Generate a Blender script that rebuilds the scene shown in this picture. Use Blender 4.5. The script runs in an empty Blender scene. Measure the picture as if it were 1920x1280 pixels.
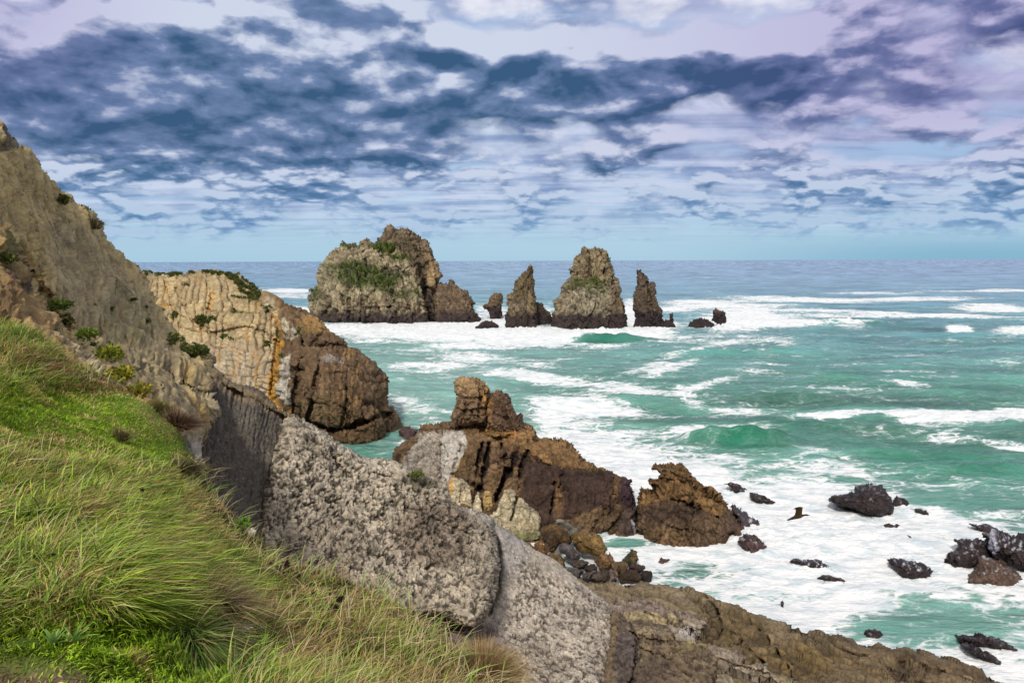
import bpy, math, random
import numpy as np
from mathutils import Matrix, Vector
R_ = math.radians
C = bpy.context.scene.collection
scene = bpy.context.scene
# ---------------------------------------------------------------- camera
W0, H0, F0 = 1920.0, 1280.0, 1493.0
CAM = np.array([0.0, 0.0, 20.0])
cam = bpy.data.cameras.new('camera'); camo = bpy.data.objects.new('camera', cam); C.objects.link(camo)
cam.sensor_width = 36.0; cam.lens = 36.0*F0/W0; cam.clip_end = 200000; cam.clip_start = 0.1
MC = Matrix.Rotation(R_(90-5.78), 3, 'X') @ Matrix.Rotation(R_(-0.2), 3, 'Z')
camo.matrix_world = Matrix.Translation(Vector(CAM)) @ MC.to_4x4()
scene.camera = camo
MCN = np.array(MC)
scene.view_settings.view_transform = 'Standard'; scene.view_settings.look = 'None'
scene.view_settings.gamma = 1.0; scene.view_settings.use_curve_mapping = False
EXPO = 1.05
scene.view_settings.exposure = EXPO
# ---------------------------------------------------------------- light
SUN_EL, SUN_AZ = 44.0, 196.0       # azimuth the light comes from, degrees clockwise from +Y
sun = bpy.data.lights.new('sun', 'SUN'); suno = bpy.data.objects.new('sun', sun); C.objects.link(suno)
sun.energy = 1.5; sun.angle = R_(7); sun.color = (1.0, 0.93, 0.82)
sd = Vector((math.sin(R_(SUN_AZ))*math.cos(R_(SUN_EL)), math.cos(R_(SUN_AZ))*math.cos(R_(SUN_EL)), math.sin(R_(SUN_EL))))
suno.rotation_euler = sd.to_track_quat('Z', 'Y').to_euler(); suno.location = (0, 0, 120)

def lin(c):
    c = np.asarray(c, float)/255.0
    return np.where(c <= 0.04045, c/12.92, ((c+0.055)/1.055)**2.4)

def ray(px, py):
    px, py = np.broadcast_arrays(np.asarray(px, float), np.asarray(py, float))
    v = np.stack([(px-W0/2)/F0, -(py-H0/2)/F0, -np.ones_like(px+py)], -1)
    w = v @ MCN.T
    return w/w[..., 1:2]
def at(px, py, d):
    return CAM + ray(px, py)*np.asarray(d, float)[..., None]
def sea_d(px, py):
    r = ray(px, py); return -CAM[2]/np.minimum(r[..., 2], -1e-5)
def azel(px, py):
    r = ray(px, py); return math.atan2(r[0], r[1]), math.atan2(r[2], math.hypot(r[0], r[1]))

# ---------------------------------------------------------------- world
class NT:
    def __init__(s, tree): s.t = tree
    def n(s, typ, **kw):
        o = s.t.nodes.new(typ)
        for k, v in kw.items(): setattr(o, k, v)
        return o
    def put(s, sock, v):
        if isinstance(v, bpy.types.NodeSocket): s.t.links.new(v, sock)
        elif v is not None:
            if sock.type == 'RGBA' and len(v) == 3: v = (*v, 1)
            sock.default_value = v
    def m(s, op, a, b=None, c=None, clamp=False):
        o = s.n('ShaderNodeMath', operation=op, use_clamp=clamp)
        s.put(o.inputs[0], a); s.put(o.inputs[1], b); s.put(o.inputs[2], c); return o.outputs[0]
    def vm(s, op, a, b=None):
        o = s.n('ShaderNodeVectorMath', operation=op); s.put(o.inputs[0], a)
        if op == 'SCALE': s.put(o.inputs[3], b)
        else: s.put(o.inputs[1], b)
        return o.outputs['Value'] if op in ('LENGTH', 'DOT_PRODUCT', 'DISTANCE') else o.outputs[0]
    def comb(s, x, y, z):
        o = s.n('ShaderNodeCombineXYZ'); s.put(o.inputs[0], x); s.put(o.inputs[1], y); s.put(o.inputs[2], z); return o.outputs[0]
    def sep(s, v):
        o = s.n('ShaderNodeSeparateXYZ'); s.put(o.inputs[0], v); return o.outputs
    def mix(s, f, a, b, typ='MIX', clamp=False):
        o = s.n('ShaderNodeMix', data_type='RGBA', blend_type=typ, clamp_result=clamp)
        s.put(o.inputs[0], f); s.put(o.inputs[6], a); s.put(o.inputs[7], b); return o.outputs[2]
    def mr(s, v, a, b, c=0.0, d=1.0, typ='SMOOTHSTEP'):
        o = s.n('ShaderNodeMapRange', interpolation_type=typ)
        for i, x in enumerate((v, a, b, c, d)): s.put(o.inputs[i], x)
        return o.outputs[0]
    def noise(s, v, scale=1.0, detail=5.0, rough=0.5, dist=0.0, lac=2.0):
        o = s.n('ShaderNodeTexNoise'); s.put(o.inputs['Vector'], v); s.put(o.inputs['Scale'], scale)
        s.put(o.inputs['Detail'], detail); s.put(o.inputs['Roughness'], rough); s.put(o.inputs['Distortion'], dist)
        s.put(o.inputs['Lacunarity'], lac); return o.outputs[0]
    def vor(s, v, scale=1.0, feature='F1', rand=1.0, out=0):
        o = s.n('ShaderNodeTexVoronoi', feature=feature); s.put(o.inputs['Vector'], v); s.put(o.inputs['Scale'], scale)
        s.put(o.inputs['Randomness'], rand); return o.outputs[out]

# cloud masses: (px, py, rx, ry, weight) given as where they stand in the sky, stored as azimuth and elevation
BLOBS = [(300, 190, 430, 150, .62), (1000, 120, 520, 90, .22), (1650, 200, 420, 120, .22), (255, 95, 260, 62, 1.05), (330, 135, 200, 28, .6), (330, 215, 330, 50, .8), (330, 262, 110, 26, .9), (130, 215, 110, 34, .4),
         (560, 198, 110, 24, .75), (640, 22, 120, 40, .9), (640, 120, 80, 34, .7), (860, 95, 170, 42, .8), (1040, 108, 300, 40, .9), (900, 165, 240, 34, 1.0),
         (1270, 105, 210, 55, .65), (1045, 185, 80, 24, 1.0), (1160, 178, 60, 20, .7), (1440, 155, 60, 20, .7), (1300, 150, 160, 40, .35),
         (1240, 265, 40, 24, .75), (1110, 292, 55, 18, .8), (680, 280, 140, 24, .8), (575, 335, 50, 22, .8), (200, 315, 140, 20, .55),
         (1890, 335, 60, 14, 1.0), (1560, 365, 60, 18, .75), (1690, 378, 70, 13, .75), (1495, 342, 26, 9, .8), (1390, 390, 60, 16, .6), (1165, 364, 50, 9, .7),
         (460, 408, 80, 9, .7), (1850, 385, 110, 26, .5), (800, 230, 80, 26, .5), (420, 170, 200, 30, .5),
         (1840, 150, 120, 20, .4), (1900, 20, 60, 30, .6), (1680, 60, 140, 30, .3), (1040, 393, 60, 9, .6), (880, 405, 60, 8, .6),
         (1150, 25, 330, 42, -1.1), (560, 55, 110, 50, -.7), (30, 40, 90, 60, -.6), (700, 150, 60, 40, -.3)]
world = bpy.data.worlds.new('World'); scene.world = world; world.use_nodes = True; world.cycles.sampling_method = 'NONE'
wt = world.node_tree; wt.nodes.clear(); N = NT(wt)
out = N.n('ShaderNodeOutputWorld'); bg = N.n('ShaderNodeBackground'); bg.inputs['Strength'].default_value = 0.1
sky = N.n('ShaderNodeTexSky', sky_type='NISHITA'); sky.sun_disc = False
sky.sun_elevation = R_(SUN_EL); sky.sun_rotation = R_(SUN_AZ); sky.air_density = 1.0; sky.dust_density = 0.6
tc = N.n('ShaderNodeTexCoord'); D = tc.outputs['Generated']
g = bpy.data.node_groups.new('cloud_density', 'ShaderNodeTree')
g.interface.new_socket('dir', in_out='INPUT', socket_type='NodeSocketVector')
g.interface.new_socket('density', in_out='OUTPUT', socket_type='NodeSocketFloat'); g.interface.new_socket('mass', in_out='OUTPUT', socket_type='NodeSocketFloat')
G = NT(g); gi = G.n('NodeGroupInput'); go = G.n('NodeGroupOutput')
d0 = G.vm('NORMALIZE', gi.outputs[0]); x, y, z = G.sep(d0)
az = G.m('ARCTAN2', x, y); el = G.m('ARCSINE', z)
warpv = G.n('ShaderNodeTexNoise'); G.put(warpv.inputs['Vector'], G.comb(G.m('MULTIPLY', az, 9.0), G.m('MULTIPLY', el, 24.0), 0.0))
warpv.inputs['Scale'].default_value = 1.0; warpv.inputs['Detail'].default_value = 4
wv = G.vm('SUBTRACT', warpv.outputs['Color'], (0.5, 0.5, 0.5))
ae = G.vm('ADD', G.comb(az, el, 0.0), G.vm('MULTIPLY', wv, (0.07, 0.032, 0)))
tot = None
for (bx, by, rx, ry, w) in BLOBS:
    a, e = azel(bx, by)
    dd = G.vm('MULTIPLY', G.vm('SUBTRACT', ae, (a, e, 0)), (F0/rx, F0/ry, 0))
    q = G.vm('DOT_PRODUCT', dd, dd)
    v = G.m('MULTIPLY', G.m('EXPONENT', G.m('MULTIPLY', q, -0.9)), w)
    tot = v if tot is None else G.m('ADD', tot, v)
zz = G.m('ADD', G.m('MAXIMUM', z, 0.0), 0.07)
q = G.comb(G.m('DIVIDE', x, zz), G.m('DIVIDE', y, zz), 0.0)
nz = G.noise(G.vm('MULTIPLY', q, (1.0, 0.9, 1)), 1.3, 5, 0.46, 0.0)
nz2 = G.noise(G.vm('MULTIPLY', ae, (1.0, 1.9, 1)), 10.0, 7, 0.5, 0.0)
nz3 = G.noise(G.vm('MULTIPLY', G.vm('ADD', G.comb(az, el, 3.0), G.vm('SCALE', G.vm('SUBTRACT', ae, G.comb(az, el, 0.0)), 0.3)), (1.0, 2.6, 1)), 30.0, 5, 0.5, 0.0)
tot = G.m('MINIMUM', tot, 1.1)
lowz = G.mr(el, R_(9), R_(5))
dn = G.m('ADD', G.m('ADD', G.m('MULTIPLY', tot, 0.52), G.m('MULTIPLY', G.m('SUBTRACT', nz, 0.5), 1.0)), G.m('MULTIPLY', G.m('SUBTRACT', nz2, 0.5), 2.5))
dn = G.m('ADD', dn, G.m('MULTIPLY', G.m('ADD', G.m('MULTIPLY', G.m('SUBTRACT', nz3, 0.5), 2.4), 0.02), lowz))
# away from the framed part the deck stays broken and even
G.put(go.inputs[0], dn); G.put(go.inputs[1], G.m('MAXIMUM', tot, 0.0))
def dens(v):
    o = N.n('ShaderNodeGroup'); o.node_tree = g; N.put(o.inputs[0], v); return o.outputs
x, y, z = N.sep(D)
az = N.m('ARCTAN2', x, y); el = N.m('ARCSINE', z)
dA, mA = dens(D)[:2]; dB, mB = dens(N.vm('ADD', D, N.comb(0.0, 0.0, N.mr(N.sep(D)[2], 0.08, 0.25, 0.008, 0.022, 'LINEAR'))))[:2]
zz = N.m('ADD', N.m('MAXIMUM', z, 0.0), 0.05)
qs = N.comb(N.m('DIVIDE', x, zz), N.m('DIVIDE', y, zz), 0.0)
st = N.noise(N.vm('MULTIPLY', qs, (0.55, 1.3, 1)), 1.1, 5, 0.55, 0.25)
st2 = N.noise(N.vm('MULTIPLY', qs, (0.5, 2.0, 1)), 1.0, 5, 0.5, 0.5)
K = 10.0/(2**EXPO)
def kc(c): return tuple(lin(c)*K)
pur = N.mr(az, R_(-2), R_(30)); purL = N.mr(az, R_(-20), R_(-34)); up = N.mr(el, R_(5), R_(17))
tint = N.m('MULTIPLY', 0.85, N.m('MAXIMUM', N.m('MULTIPLY', pur, N.mr(el, R_(3), R_(11))), N.m('MULTIPLY', purL, up)))
blue = N.mix(N.mr(el, R_(0), R_(8)), kc((158, 198, 224)), kc((150, 178, 216)))
blue = N.mix(0.08, blue, sky.outputs[0])
blue = N.mix(N.m('MULTIPLY', N.mr(el, R_(2.6), R_(0)), N.mr(az, R_(8), R_(30))), blue, kc((136, 182, 208)))
deck = N.mix(tint, kc((204, 216, 238)), kc((182, 176, 218)))
deckd = N.mix(tint, kc((128, 150, 194)), kc((120, 118, 172)))
n5 = N.noise(N.comb(az, N.m('MULTIPLY', el, 2.0), 5.0), 15.0, 6, 0.52)
deckc = N.mix(N.mr(N.m('ADD', N.m('MULTIPLY', st2, 0.6), N.m('MULTIPLY', n5, 0.4)), 0.38, 0.60), deckd, deck)
cov = N.m('MULTIPLY', N.mr(st, 0.28, 0.52), N.mr(el, R_(0.6), R_(5.0)))
base = N.mix(N.m('MULTIPLY', cov, 0.93), blue, deckc)
wh = N.mr(N.m('ADD', dA, N.m('MULTIPLY', N.m('SUBTRACT', n5, 0.5), 1.2)), 0.05, -0.75)
base = N.mix(N.m('MULTIPLY', wh, N.m('MULTIPLY', N.mr(el, R_(7), R_(13)), 0.9)), base, kc((240, 240, 250)))
# low cumulus: soft at the top, dark flat base
litc = N.mix(tint, kc((206, 214, 234)), kc((184, 176, 216)))
midc = N.mix(tint, kc((112, 134, 174)), kc((106, 110, 160)))
darkc = N.mix(tint, kc((58, 92, 128)), kc((66, 78, 128)))
near = N.mr(el, R_(1.5), R_(8))
litc = N.mix(near, kc((176, 200, 226)), litc); midc = N.mix(near, kc((126, 162, 202)), midc); darkc = N.mix(near, kc((96, 138, 182)), darkc)
il = N.m('ADD', N.m('SUBTRACT', 0.86, N.m('MULTIPLY', N.m('ADD', N.m('MULTIPLY', mA, 0.45), N.m('MULTIPLY', mB, 0.55)), 0.52)), N.m('ADD', N.m('MULTIPLY', N.m('SUBTRACT', dA, dB), 1.7), N.m('MULTIPLY', N.m('SUBTRACT', n5, 0.5), 1.3)))
sh = N.mix(N.mr(il, 0.5, 1.05, typ='LINEAR'), midc, litc); sh = N.mix(N.mr(il, -0.14, 0.5, typ='LINEAR'), darkc, sh)
alpha = N.m('MULTIPLY', N.mr(N.m('ADD', dA, N.m('MULTIPLY', N.mr(el, R_(7), R_(12)), 0.14)), -0.14, 0.34), N.mr(el, R_(0.8), R_(2.6)))
colr = N.mix(alpha, base, sh)
# overhead and behind: unseen even overcast, whitened to lift and neutralise the ambient light
ovh = N.m('MAXIMUM', N.mr(z, 0.34, 0.6), N.mr(y, 0.3, -0.3))
colr = N.mix(N.m('MULTIPLY', ovh, N.mr(st2, 0.2, 0.6, 0.75, 1.0)), colr, tuple(v*0.78 for v in kc((236, 234, 236))))
N.put(bg.inputs['Color'], colr); N.put(out.inputs[0], bg.outputs[0])

# ---------------------------------------------------------------- numpy noise
def _h(ix, iy, iz, seed):
    h = (ix.astype(np.int64)*374761393 + iy.astype(np.int64)*668265263 + iz.astype(np.int64)*2147483647 + seed*974711) & 0xFFFFFFFF
    h = ((h ^ (h >> 13))*1274126177) & 0xFFFFFFFF
    h = ((h ^ (h >> 15))*2246822519) & 0xFFFFFFFF
    return h ^ (h >> 16)
_pr = np.random.default_rng(99); _PM = _pr.permutation(4096).astype(np.int32); _GR = _pr.normal(0, 1, (4096, 3)).astype(np.float32)
_GR *= 1.15/np.linalg.norm(_GR, axis=1)[:, None]; _GX, _GY, _GZ = [np.ascontiguousarray(_GR[:, k]) for k in range(3)]
def perlin(p, seed=0):
    if len(p) > 60000: return np.concatenate([perlin(p[i:i+40000], seed) for i in range(0, len(p), 40000)])
    fx, fy, fz = [np.ascontiguousarray(p[:, k]) for k in range(3)]
    ix, iy, iz = [np.floor(t).astype(np.int32) for t in (fx, fy, fz)]
    fx, fy, fz = [(t-i).astype(np.float32) for t, i in ((fx, ix), (fy, iy), (fz, iz))]
    ux, uy, uz = [t*t*t*(t*(t*6-15)+10) for t in (fx, fy, fz)]
    zs_ = [_PM[(iz+dz+seed*131) & 4095] for dz in (0, 1)]
    def g(dx, dy, dz, hx):
        h = hx[dz]; return _GX[h]*(fx-dx)+_GY[h]*(fy-dy)+_GZ[h]*(fz-dz)
    r = []
    for dy in (0, 1):
        hy = [_PM[(z+iy+dy) & 4095] for z in zs_]
        h0 = [_PM[(h+ix) & 4095] for h in hy]; h1 = [_PM[(h+ix+1) & 4095] for h in hy]
        a = [g(0, dy, dz, h0) for dz in (0, 1)]; b = [g(1, dy, dz, h1) for dz in (0, 1)]
        c = [a[k]+ux*(b[k]-a[k]) for k in (0, 1)]; r.append(c[0]+uz*(c[1]-c[0]))
    return r[0]+uy*(r[1]-r[0])
def fbm(p, oct=4, seed=0, rough=0.5, ridged=False):
    a, s, t = 1.0, np.zeros(len(p)), 0.0; q = np.array(p, float)
    for o in range(oct):
        n = perlin(q, seed+o*17)
        if ridged: n = 0.5-np.abs(n)*2
        s += a*n; t += a; a *= rough; q = q*2.03+13.7
    return s/t
_V1, _V2, _V3, _V4, _V5, _V6, _V7 = [_pr.random(4096).astype(np.float32) for _ in range(7)]
def vor(p, seed=0, cheb=False, jit=0.9):
    if len(p) > 60000:
        R = [vor(p[i:i+40000], seed, cheb, jit)+(vor.tilt,) for i in range(0, len(p), 40000)]
        R = [np.concatenate([r[k] for r in R]) for k in range(4)]; vor.tilt = R[3]; return R[0], R[1], R[2]
    X, Y, Z = [np.ascontiguousarray(p[:, k]) for k in range(3)]
    ix, iy, iz = [np.floor(t).astype(np.int32) for t in (X, Y, Z)]
    X, Y, Z = [(t-i-.5).astype(np.float32) for t, i in ((X, ix), (Y, iy), (Z, iz))]
    n = len(p); f1 = np.full(n, 99, np.float32); f2 = f1.copy(); hid = np.zeros(n, np.int32); bx = np.zeros(n, np.float32); by = bx.copy(); bz = bx.copy()
    for dz in (-1, 0, 1):
        hz = _PM[(iz+dz+seed*131) & 4095]
        for dy in (-1, 0, 1):
            hy = _PM[(hz+iy+dy) & 4095]
            for dx in (-1, 0, 1):
                h = _PM[(hy+ix+dx) & 4095]
                ax = X-dx-(_V1[h]-.5)*jit; ay = Y-dy-(_V2[h]-.5)*jit; az_ = Z-dz-(_V3[h]-.5)*jit
                d = np.maximum(np.maximum(np.abs(ax), np.abs(ay)), np.abs(az_)) if cheb else ax*ax+ay*ay+az_*az_
                lt = d < f1; f2 = np.where(lt, f1, np.minimum(f2, d)); f1 = np.where(lt, d, f1)
                hid = np.where(lt, h, hid); bx = np.where(lt, ax, bx); by = np.where(lt, ay, by); bz = np.where(lt, az_, bz)
    if not cheb: f1 = np.sqrt(f1); f2 = np.sqrt(f2)
    vor.tilt = (_V4[hid]*2-1)*bx+(_V5[hid]*2-1)*by+(_V6[hid]*2-1)*bz
    return f1, f2, _V7[hid]
def sstep(x, a, b):
    t = np.clip((x-a)/(b-a), 0, 1); return t*t*(3-2*t)

# ---------------------------------------------------------------- polygons
def seg_dist(P, A, B):
    best = np.full(len(P), 1e9); near = np.zeros_like(P)
    for a, b in zip(A, B):
        ab = b-a; t = np.clip(((P-a)@ab)/max(ab@ab, 1e-9), 0, 1)
        q = a+t[:, None]*ab; d = ((P-q)**2).sum(1); m = d < best
        best[m] = d[m]; near[m] = q[m]
    return np.sqrt(best), near
def inside(P, V):
    r = np.zeros(len(P), bool); n = len(V); j = n-1
    for i in range(n):
        xi, yi = V[i]; xj, yj = V[j]
        if yi != yj:
            r ^= ((yi > P[:, 1]) != (yj > P[:, 1])) & (P[:, 0] < (xj-xi)*(P[:, 1]-yi)/(yj-yi)+xi)
        j = i
    return r
def polyline_d(P, L):
    L = np.array(L, float); return seg_dist(P, L[:-1], L[1:])[0]
def sdf(P, V):
    V = np.array(V, float); d, n = seg_dist(P, V, np.roll(V, -1, 0)); return np.where(inside(P, V), d, -d), n
def grid_sdf(lo, res, nx, ny, V, rmax):
    V = np.array(V, float); D2 = np.full((ny, nx), 1e9); NX = np.zeros((ny, nx)); NY = np.zeros((ny, nx)); par = np.zeros((ny, nx+1), np.int32)
    gx = lo[0]+np.arange(nx)*res; gy = lo[1]+np.arange(ny)*res
    for a, b in zip(V, np.roll(V, -1, 0)):
        i0 = max(0, int((min(a[0], b[0])-rmax-lo[0])/res)); i1 = min(nx, int((max(a[0], b[0])+rmax-lo[0])/res)+2)
        j0 = max(0, int((min(a[1], b[1])-rmax-lo[1])/res)); j1 = min(ny, int((max(a[1], b[1])+rmax-lo[1])/res)+2)
        if i1 > i0 and j1 > j0:
            X = gx[None, i0:i1]; Y = gy[j0:j1, None]; ab = b-a
            t = np.clip(((X-a[0])*ab[0]+(Y-a[1])*ab[1])/max(ab@ab, 1e-9), 0, 1); qx = a[0]+t*ab[0]; qy = a[1]+t*ab[1]
            d = (X-qx)**2+(Y-qy)**2; S = D2[j0:j1, i0:i1]; m = d < S; S[m] = d[m]; NX[j0:j1, i0:i1][m] = qx[m]; NY[j0:j1, i0:i1][m] = qy[m]
        if a[1] != b[1]:
            y0, y1 = min(a[1], b[1]), max(a[1], b[1]); k0 = max(0, int(math.ceil((y0-lo[1])/res))); k1 = min(ny, int(math.ceil((y1-lo[1])/res)))
            for k in range(k0, k1):
                xc = a[0]+(gy[k]-a[1])/(b[1]-a[1])*(b[0]-a[0]); par[k, min(nx, max(0, int(math.ceil((xc-lo[0])/res))))] ^= 1
    ins = (np.cumsum(par[:, :nx], 1) % 2).astype(bool); d = np.minimum(np.sqrt(D2), rmax)
    return np.where(ins, d, -d).ravel(), np.c_[NX.ravel(), NY.ravel()]
def rough_poly(V, step, amp, scale, seed):
    V = np.array(V, float); o = []
    for a, b in zip(V, np.roll(V, -1, 0)):
        n = max(1, int(np.linalg.norm(b-a)/step))
        for k in range(n): o.append(a+(b-a)*k/n)
    o = np.array(o)
    if amp > 0:
        p3 = np.c_[o/scale, np.full(len(o), seed*3.1)]
        o = o+np.c_[fbm(p3, 4, seed, .6), fbm(p3, 4, seed+5, .6)]*amp*2
    return o
def tps(ctrl, P):
    c = np.array(ctrl, float)
    if len(c) == 1: return np.full(len(P), c[0, 2])
    if len(c) < 4:
        A = np.c_[np.ones(len(c)), c[:, :2]/1000]; s = np.linalg.lstsq(A, c[:, 2], rcond=None)[0]
        return np.c_[np.ones(len(P)), P/1000]@s
    X = c[:, :2]/1000; Q = P/1000
    def phi(r2): return np.where(r2 > 1e-12, r2*np.log(r2+1e-20), 0)
    Kk = phi(((X[:, None]-X[None])**2).sum(2))+np.eye(len(c))*1e-4; A = np.c_[np.ones(len(c)), X]
    M = np.block([[Kk, A], [A.T, np.zeros((3, 3))]]); s = np.linalg.solve(M, np.r_[c[:, 2], 0, 0, 0])
    o = np.zeros(len(P))
    for k in range(len(c)): o += s[k]*phi(((Q-X[k])**2).sum(1))
    o += np.c_[np.ones(len(P)), Q]@s[len(c):]
    return np.clip(o, c[:, 2].min()*0.8, c[:, 2].max()*1.2)

def piece(poly, ctrl, T, R, T2=None, res=2.0, jit=1.5, jsc=14, seed=1, carve=(), skirt=None, pw=2.0, bumps=()):
    """a solid: outline at its own distance, bulging towards the viewer by T and closing behind (or running back as a skirt)"""
    V = rough_poly(poly, res*1.6, jit, jsc, seed)
    lo = V.min(0)-res*2; hi = V.max(0)+res*2
    nx = int((hi[0]-lo[0])/res)+2; ny = int((hi[1]-lo[1])/res)+2
    gx, gy = np.meshgrid(lo[0]+np.arange(nx)*res, lo[1]+np.arange(ny)*res)
    P = np.c_[gx.ravel(), gy.ravel()]
    s, n = grid_sdf(lo, res, nx, ny, V, R+res*3)
    snap = (np.abs(s) < 0.62*res); P = P.copy(); P[snap] = n[snap]; s = np.where(snap, 0.0, s)
    ok = (s >= 0).reshape(ny, nx); idx = np.arange(nx*ny).reshape(ny, nx)
    q = ok[:-1, :-1] & ok[:-1, 1:] & ok[1:, 1:] & ok[1:, :-1]
    F = np.stack([idx[:-1, :-1][q], idx[1:, :-1][q], idx[1:, 1:][q], idx[:-1, 1:][q]], 1)
    used = np.zeros(nx*ny, bool); used[F.ravel()] = True
    rem = np.cumsum(used)-1; F = rem[F]; P = P[used]; s = s[used]
    # whatever lies on the rim of the kept cells counts as outline
    E = np.sort(np.concatenate([F[:, [0, 1]], F[:, [1, 2]], F[:, [2, 3]], F[:, [3, 0]]]), 1)
    Eu, cnt = np.unique(E, axis=0, return_counts=True); be = Eu[cnt == 1]; rim = np.zeros(len(P), bool); rim[be.ravel()] = True
    s = np.where(rim, 0, s)
    Dd = tps(ctrl, P)
    for (L, w, dep) in carve:
        wob = 1+0.5*perlin(np.c_[P/9, np.full(len(P), seed)], seed)
        Dd = Dd+dep*np.exp(-(polyline_d(P, L)/(w*wob))**2)
    for (bx, by, rx, ry, a) in bumps:
        Dd = Dd-a*np.exp(-(((P[:, 0]-bx)/rx)**2+((P[:, 1]-by)/ry)**2))
    t = np.clip(s/R, 0, 1)
    prof = (1-(1-t)**pw)**(1/pw)
    Vf = at(P[:, 0], P[:, 1], Dd+T*(1-prof))
    if skirt:
        Vb = at(P[rim][:, 0], P[rim][:, 1]+skirt[1], Dd[rim]+T+skirt[0]); k = np.full(len(P), -1); k[rim] = np.arange(rim.sum())+len(P)
        # orient each rim edge as in its face
        A = np.concatenate([F[:, [0, 1]], F[:, [1, 2]], F[:, [2, 3]], F[:, [3, 0]]]); key = np.sort(A, 1)
        kk = key[:, 0].astype(np.int64)*(len(P)+1)+key[:, 1]; u, c2 = np.unique(kk, return_counts=True)
        A = A[np.isin(kk, u[c2 == 1])]
        Q = np.stack([A[:, 1], A[:, 0], k[A[:, 0]], k[A[:, 1]]], 1)
        return np.r_[Vf, Vb], np.r_[P, P[rim]], np.r_[F, Q], np.r_[s, np.zeros(rim.sum())]
    T2 = T if T2 is None else T2
    Vb = at(P[:, 0], P[:, 1], Dd+T+T2*prof)[~rim]
    k = np.arange(len(P)); k[~rim] = len(P)+np.arange((~rim).sum())
    Q = k[F][:, ::-1]
    return np.r_[Vf, Vb], np.r_[P, P[~rim]], np.r_[F, Q], np.r_[s, s[~rim]]

def join(ps):
    o = 0; V, P, F, S, I = [], [], [], [], []
    for n, (v, p, f, s) in enumerate(ps):
        V.append(v); P.append(p); F.append(f+o); S.append(s); I.append(np.full(len(v), n)); o += len(v)
    return np.concatenate(V), np.concatenate(P), np.concatenate(F), np.concatenate(S), np.concatenate(I)
def vnormals(V, F):
    a = V[F[:, 2]]-V[F[:, 0]]; b = V[F[:, 3]]-V[F[:, 1]]; n = np.cross(a, b)
    o = np.zeros_like(V)
    for k in range(4):
        for c in range(3): o[:, c] += np.bincount(F[:, k], n[:, c], len(V))
    return o/np.maximum(np.linalg.norm(o, axis=1), 1e-9)[:, None]
def mesh_obj(name, V, F, mat, parent=None, col=None, smooth=True, attrs=None):
    me = bpy.data.meshes.new(name); V = np.asarray(V, np.float32); F = np.asarray(F, np.int32); k = F.shape[1]
    me.vertices.add(len(V)); me.vertices.foreach_set('co', V.ravel())
    me.loops.add(F.size); me.loops.foreach_set('vertex_index', F.ravel())
    me.polygons.add(len(F)); me.polygons.foreach_set('loop_start', np.arange(0, F.size, k, dtype=np.int32))
    me.update(calc_edges=True)
    me.polygons.foreach_set('use_smooth', np.full(len(F), smooth))
    if col is not None:
        a = me.color_attributes.new('Col', 'FLOAT_COLOR', 'POINT')
        a.data.foreach_set('color', np.c_[np.clip(col, 0, 1), np.ones(len(V))].astype(np.float32).ravel())
    for nm, v in (attrs or {}).items():
        a = me.attributes.new(nm, 'FLOAT', 'POINT'); a.data.foreach_set('value', np.asarray(v, np.float32))
    me.materials.append(mat); o = bpy.data.objects.new(name, me); C.objects.link(o)
    if parent: o.parent = parent
    return o
def tag(o, label=None, cat=None, group=None, kind=None):
    if label: o['label'] = label
    if cat: o['category'] = cat
    if group: o['group'] = group
    if kind: o['kind'] = kind
    return o

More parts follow.
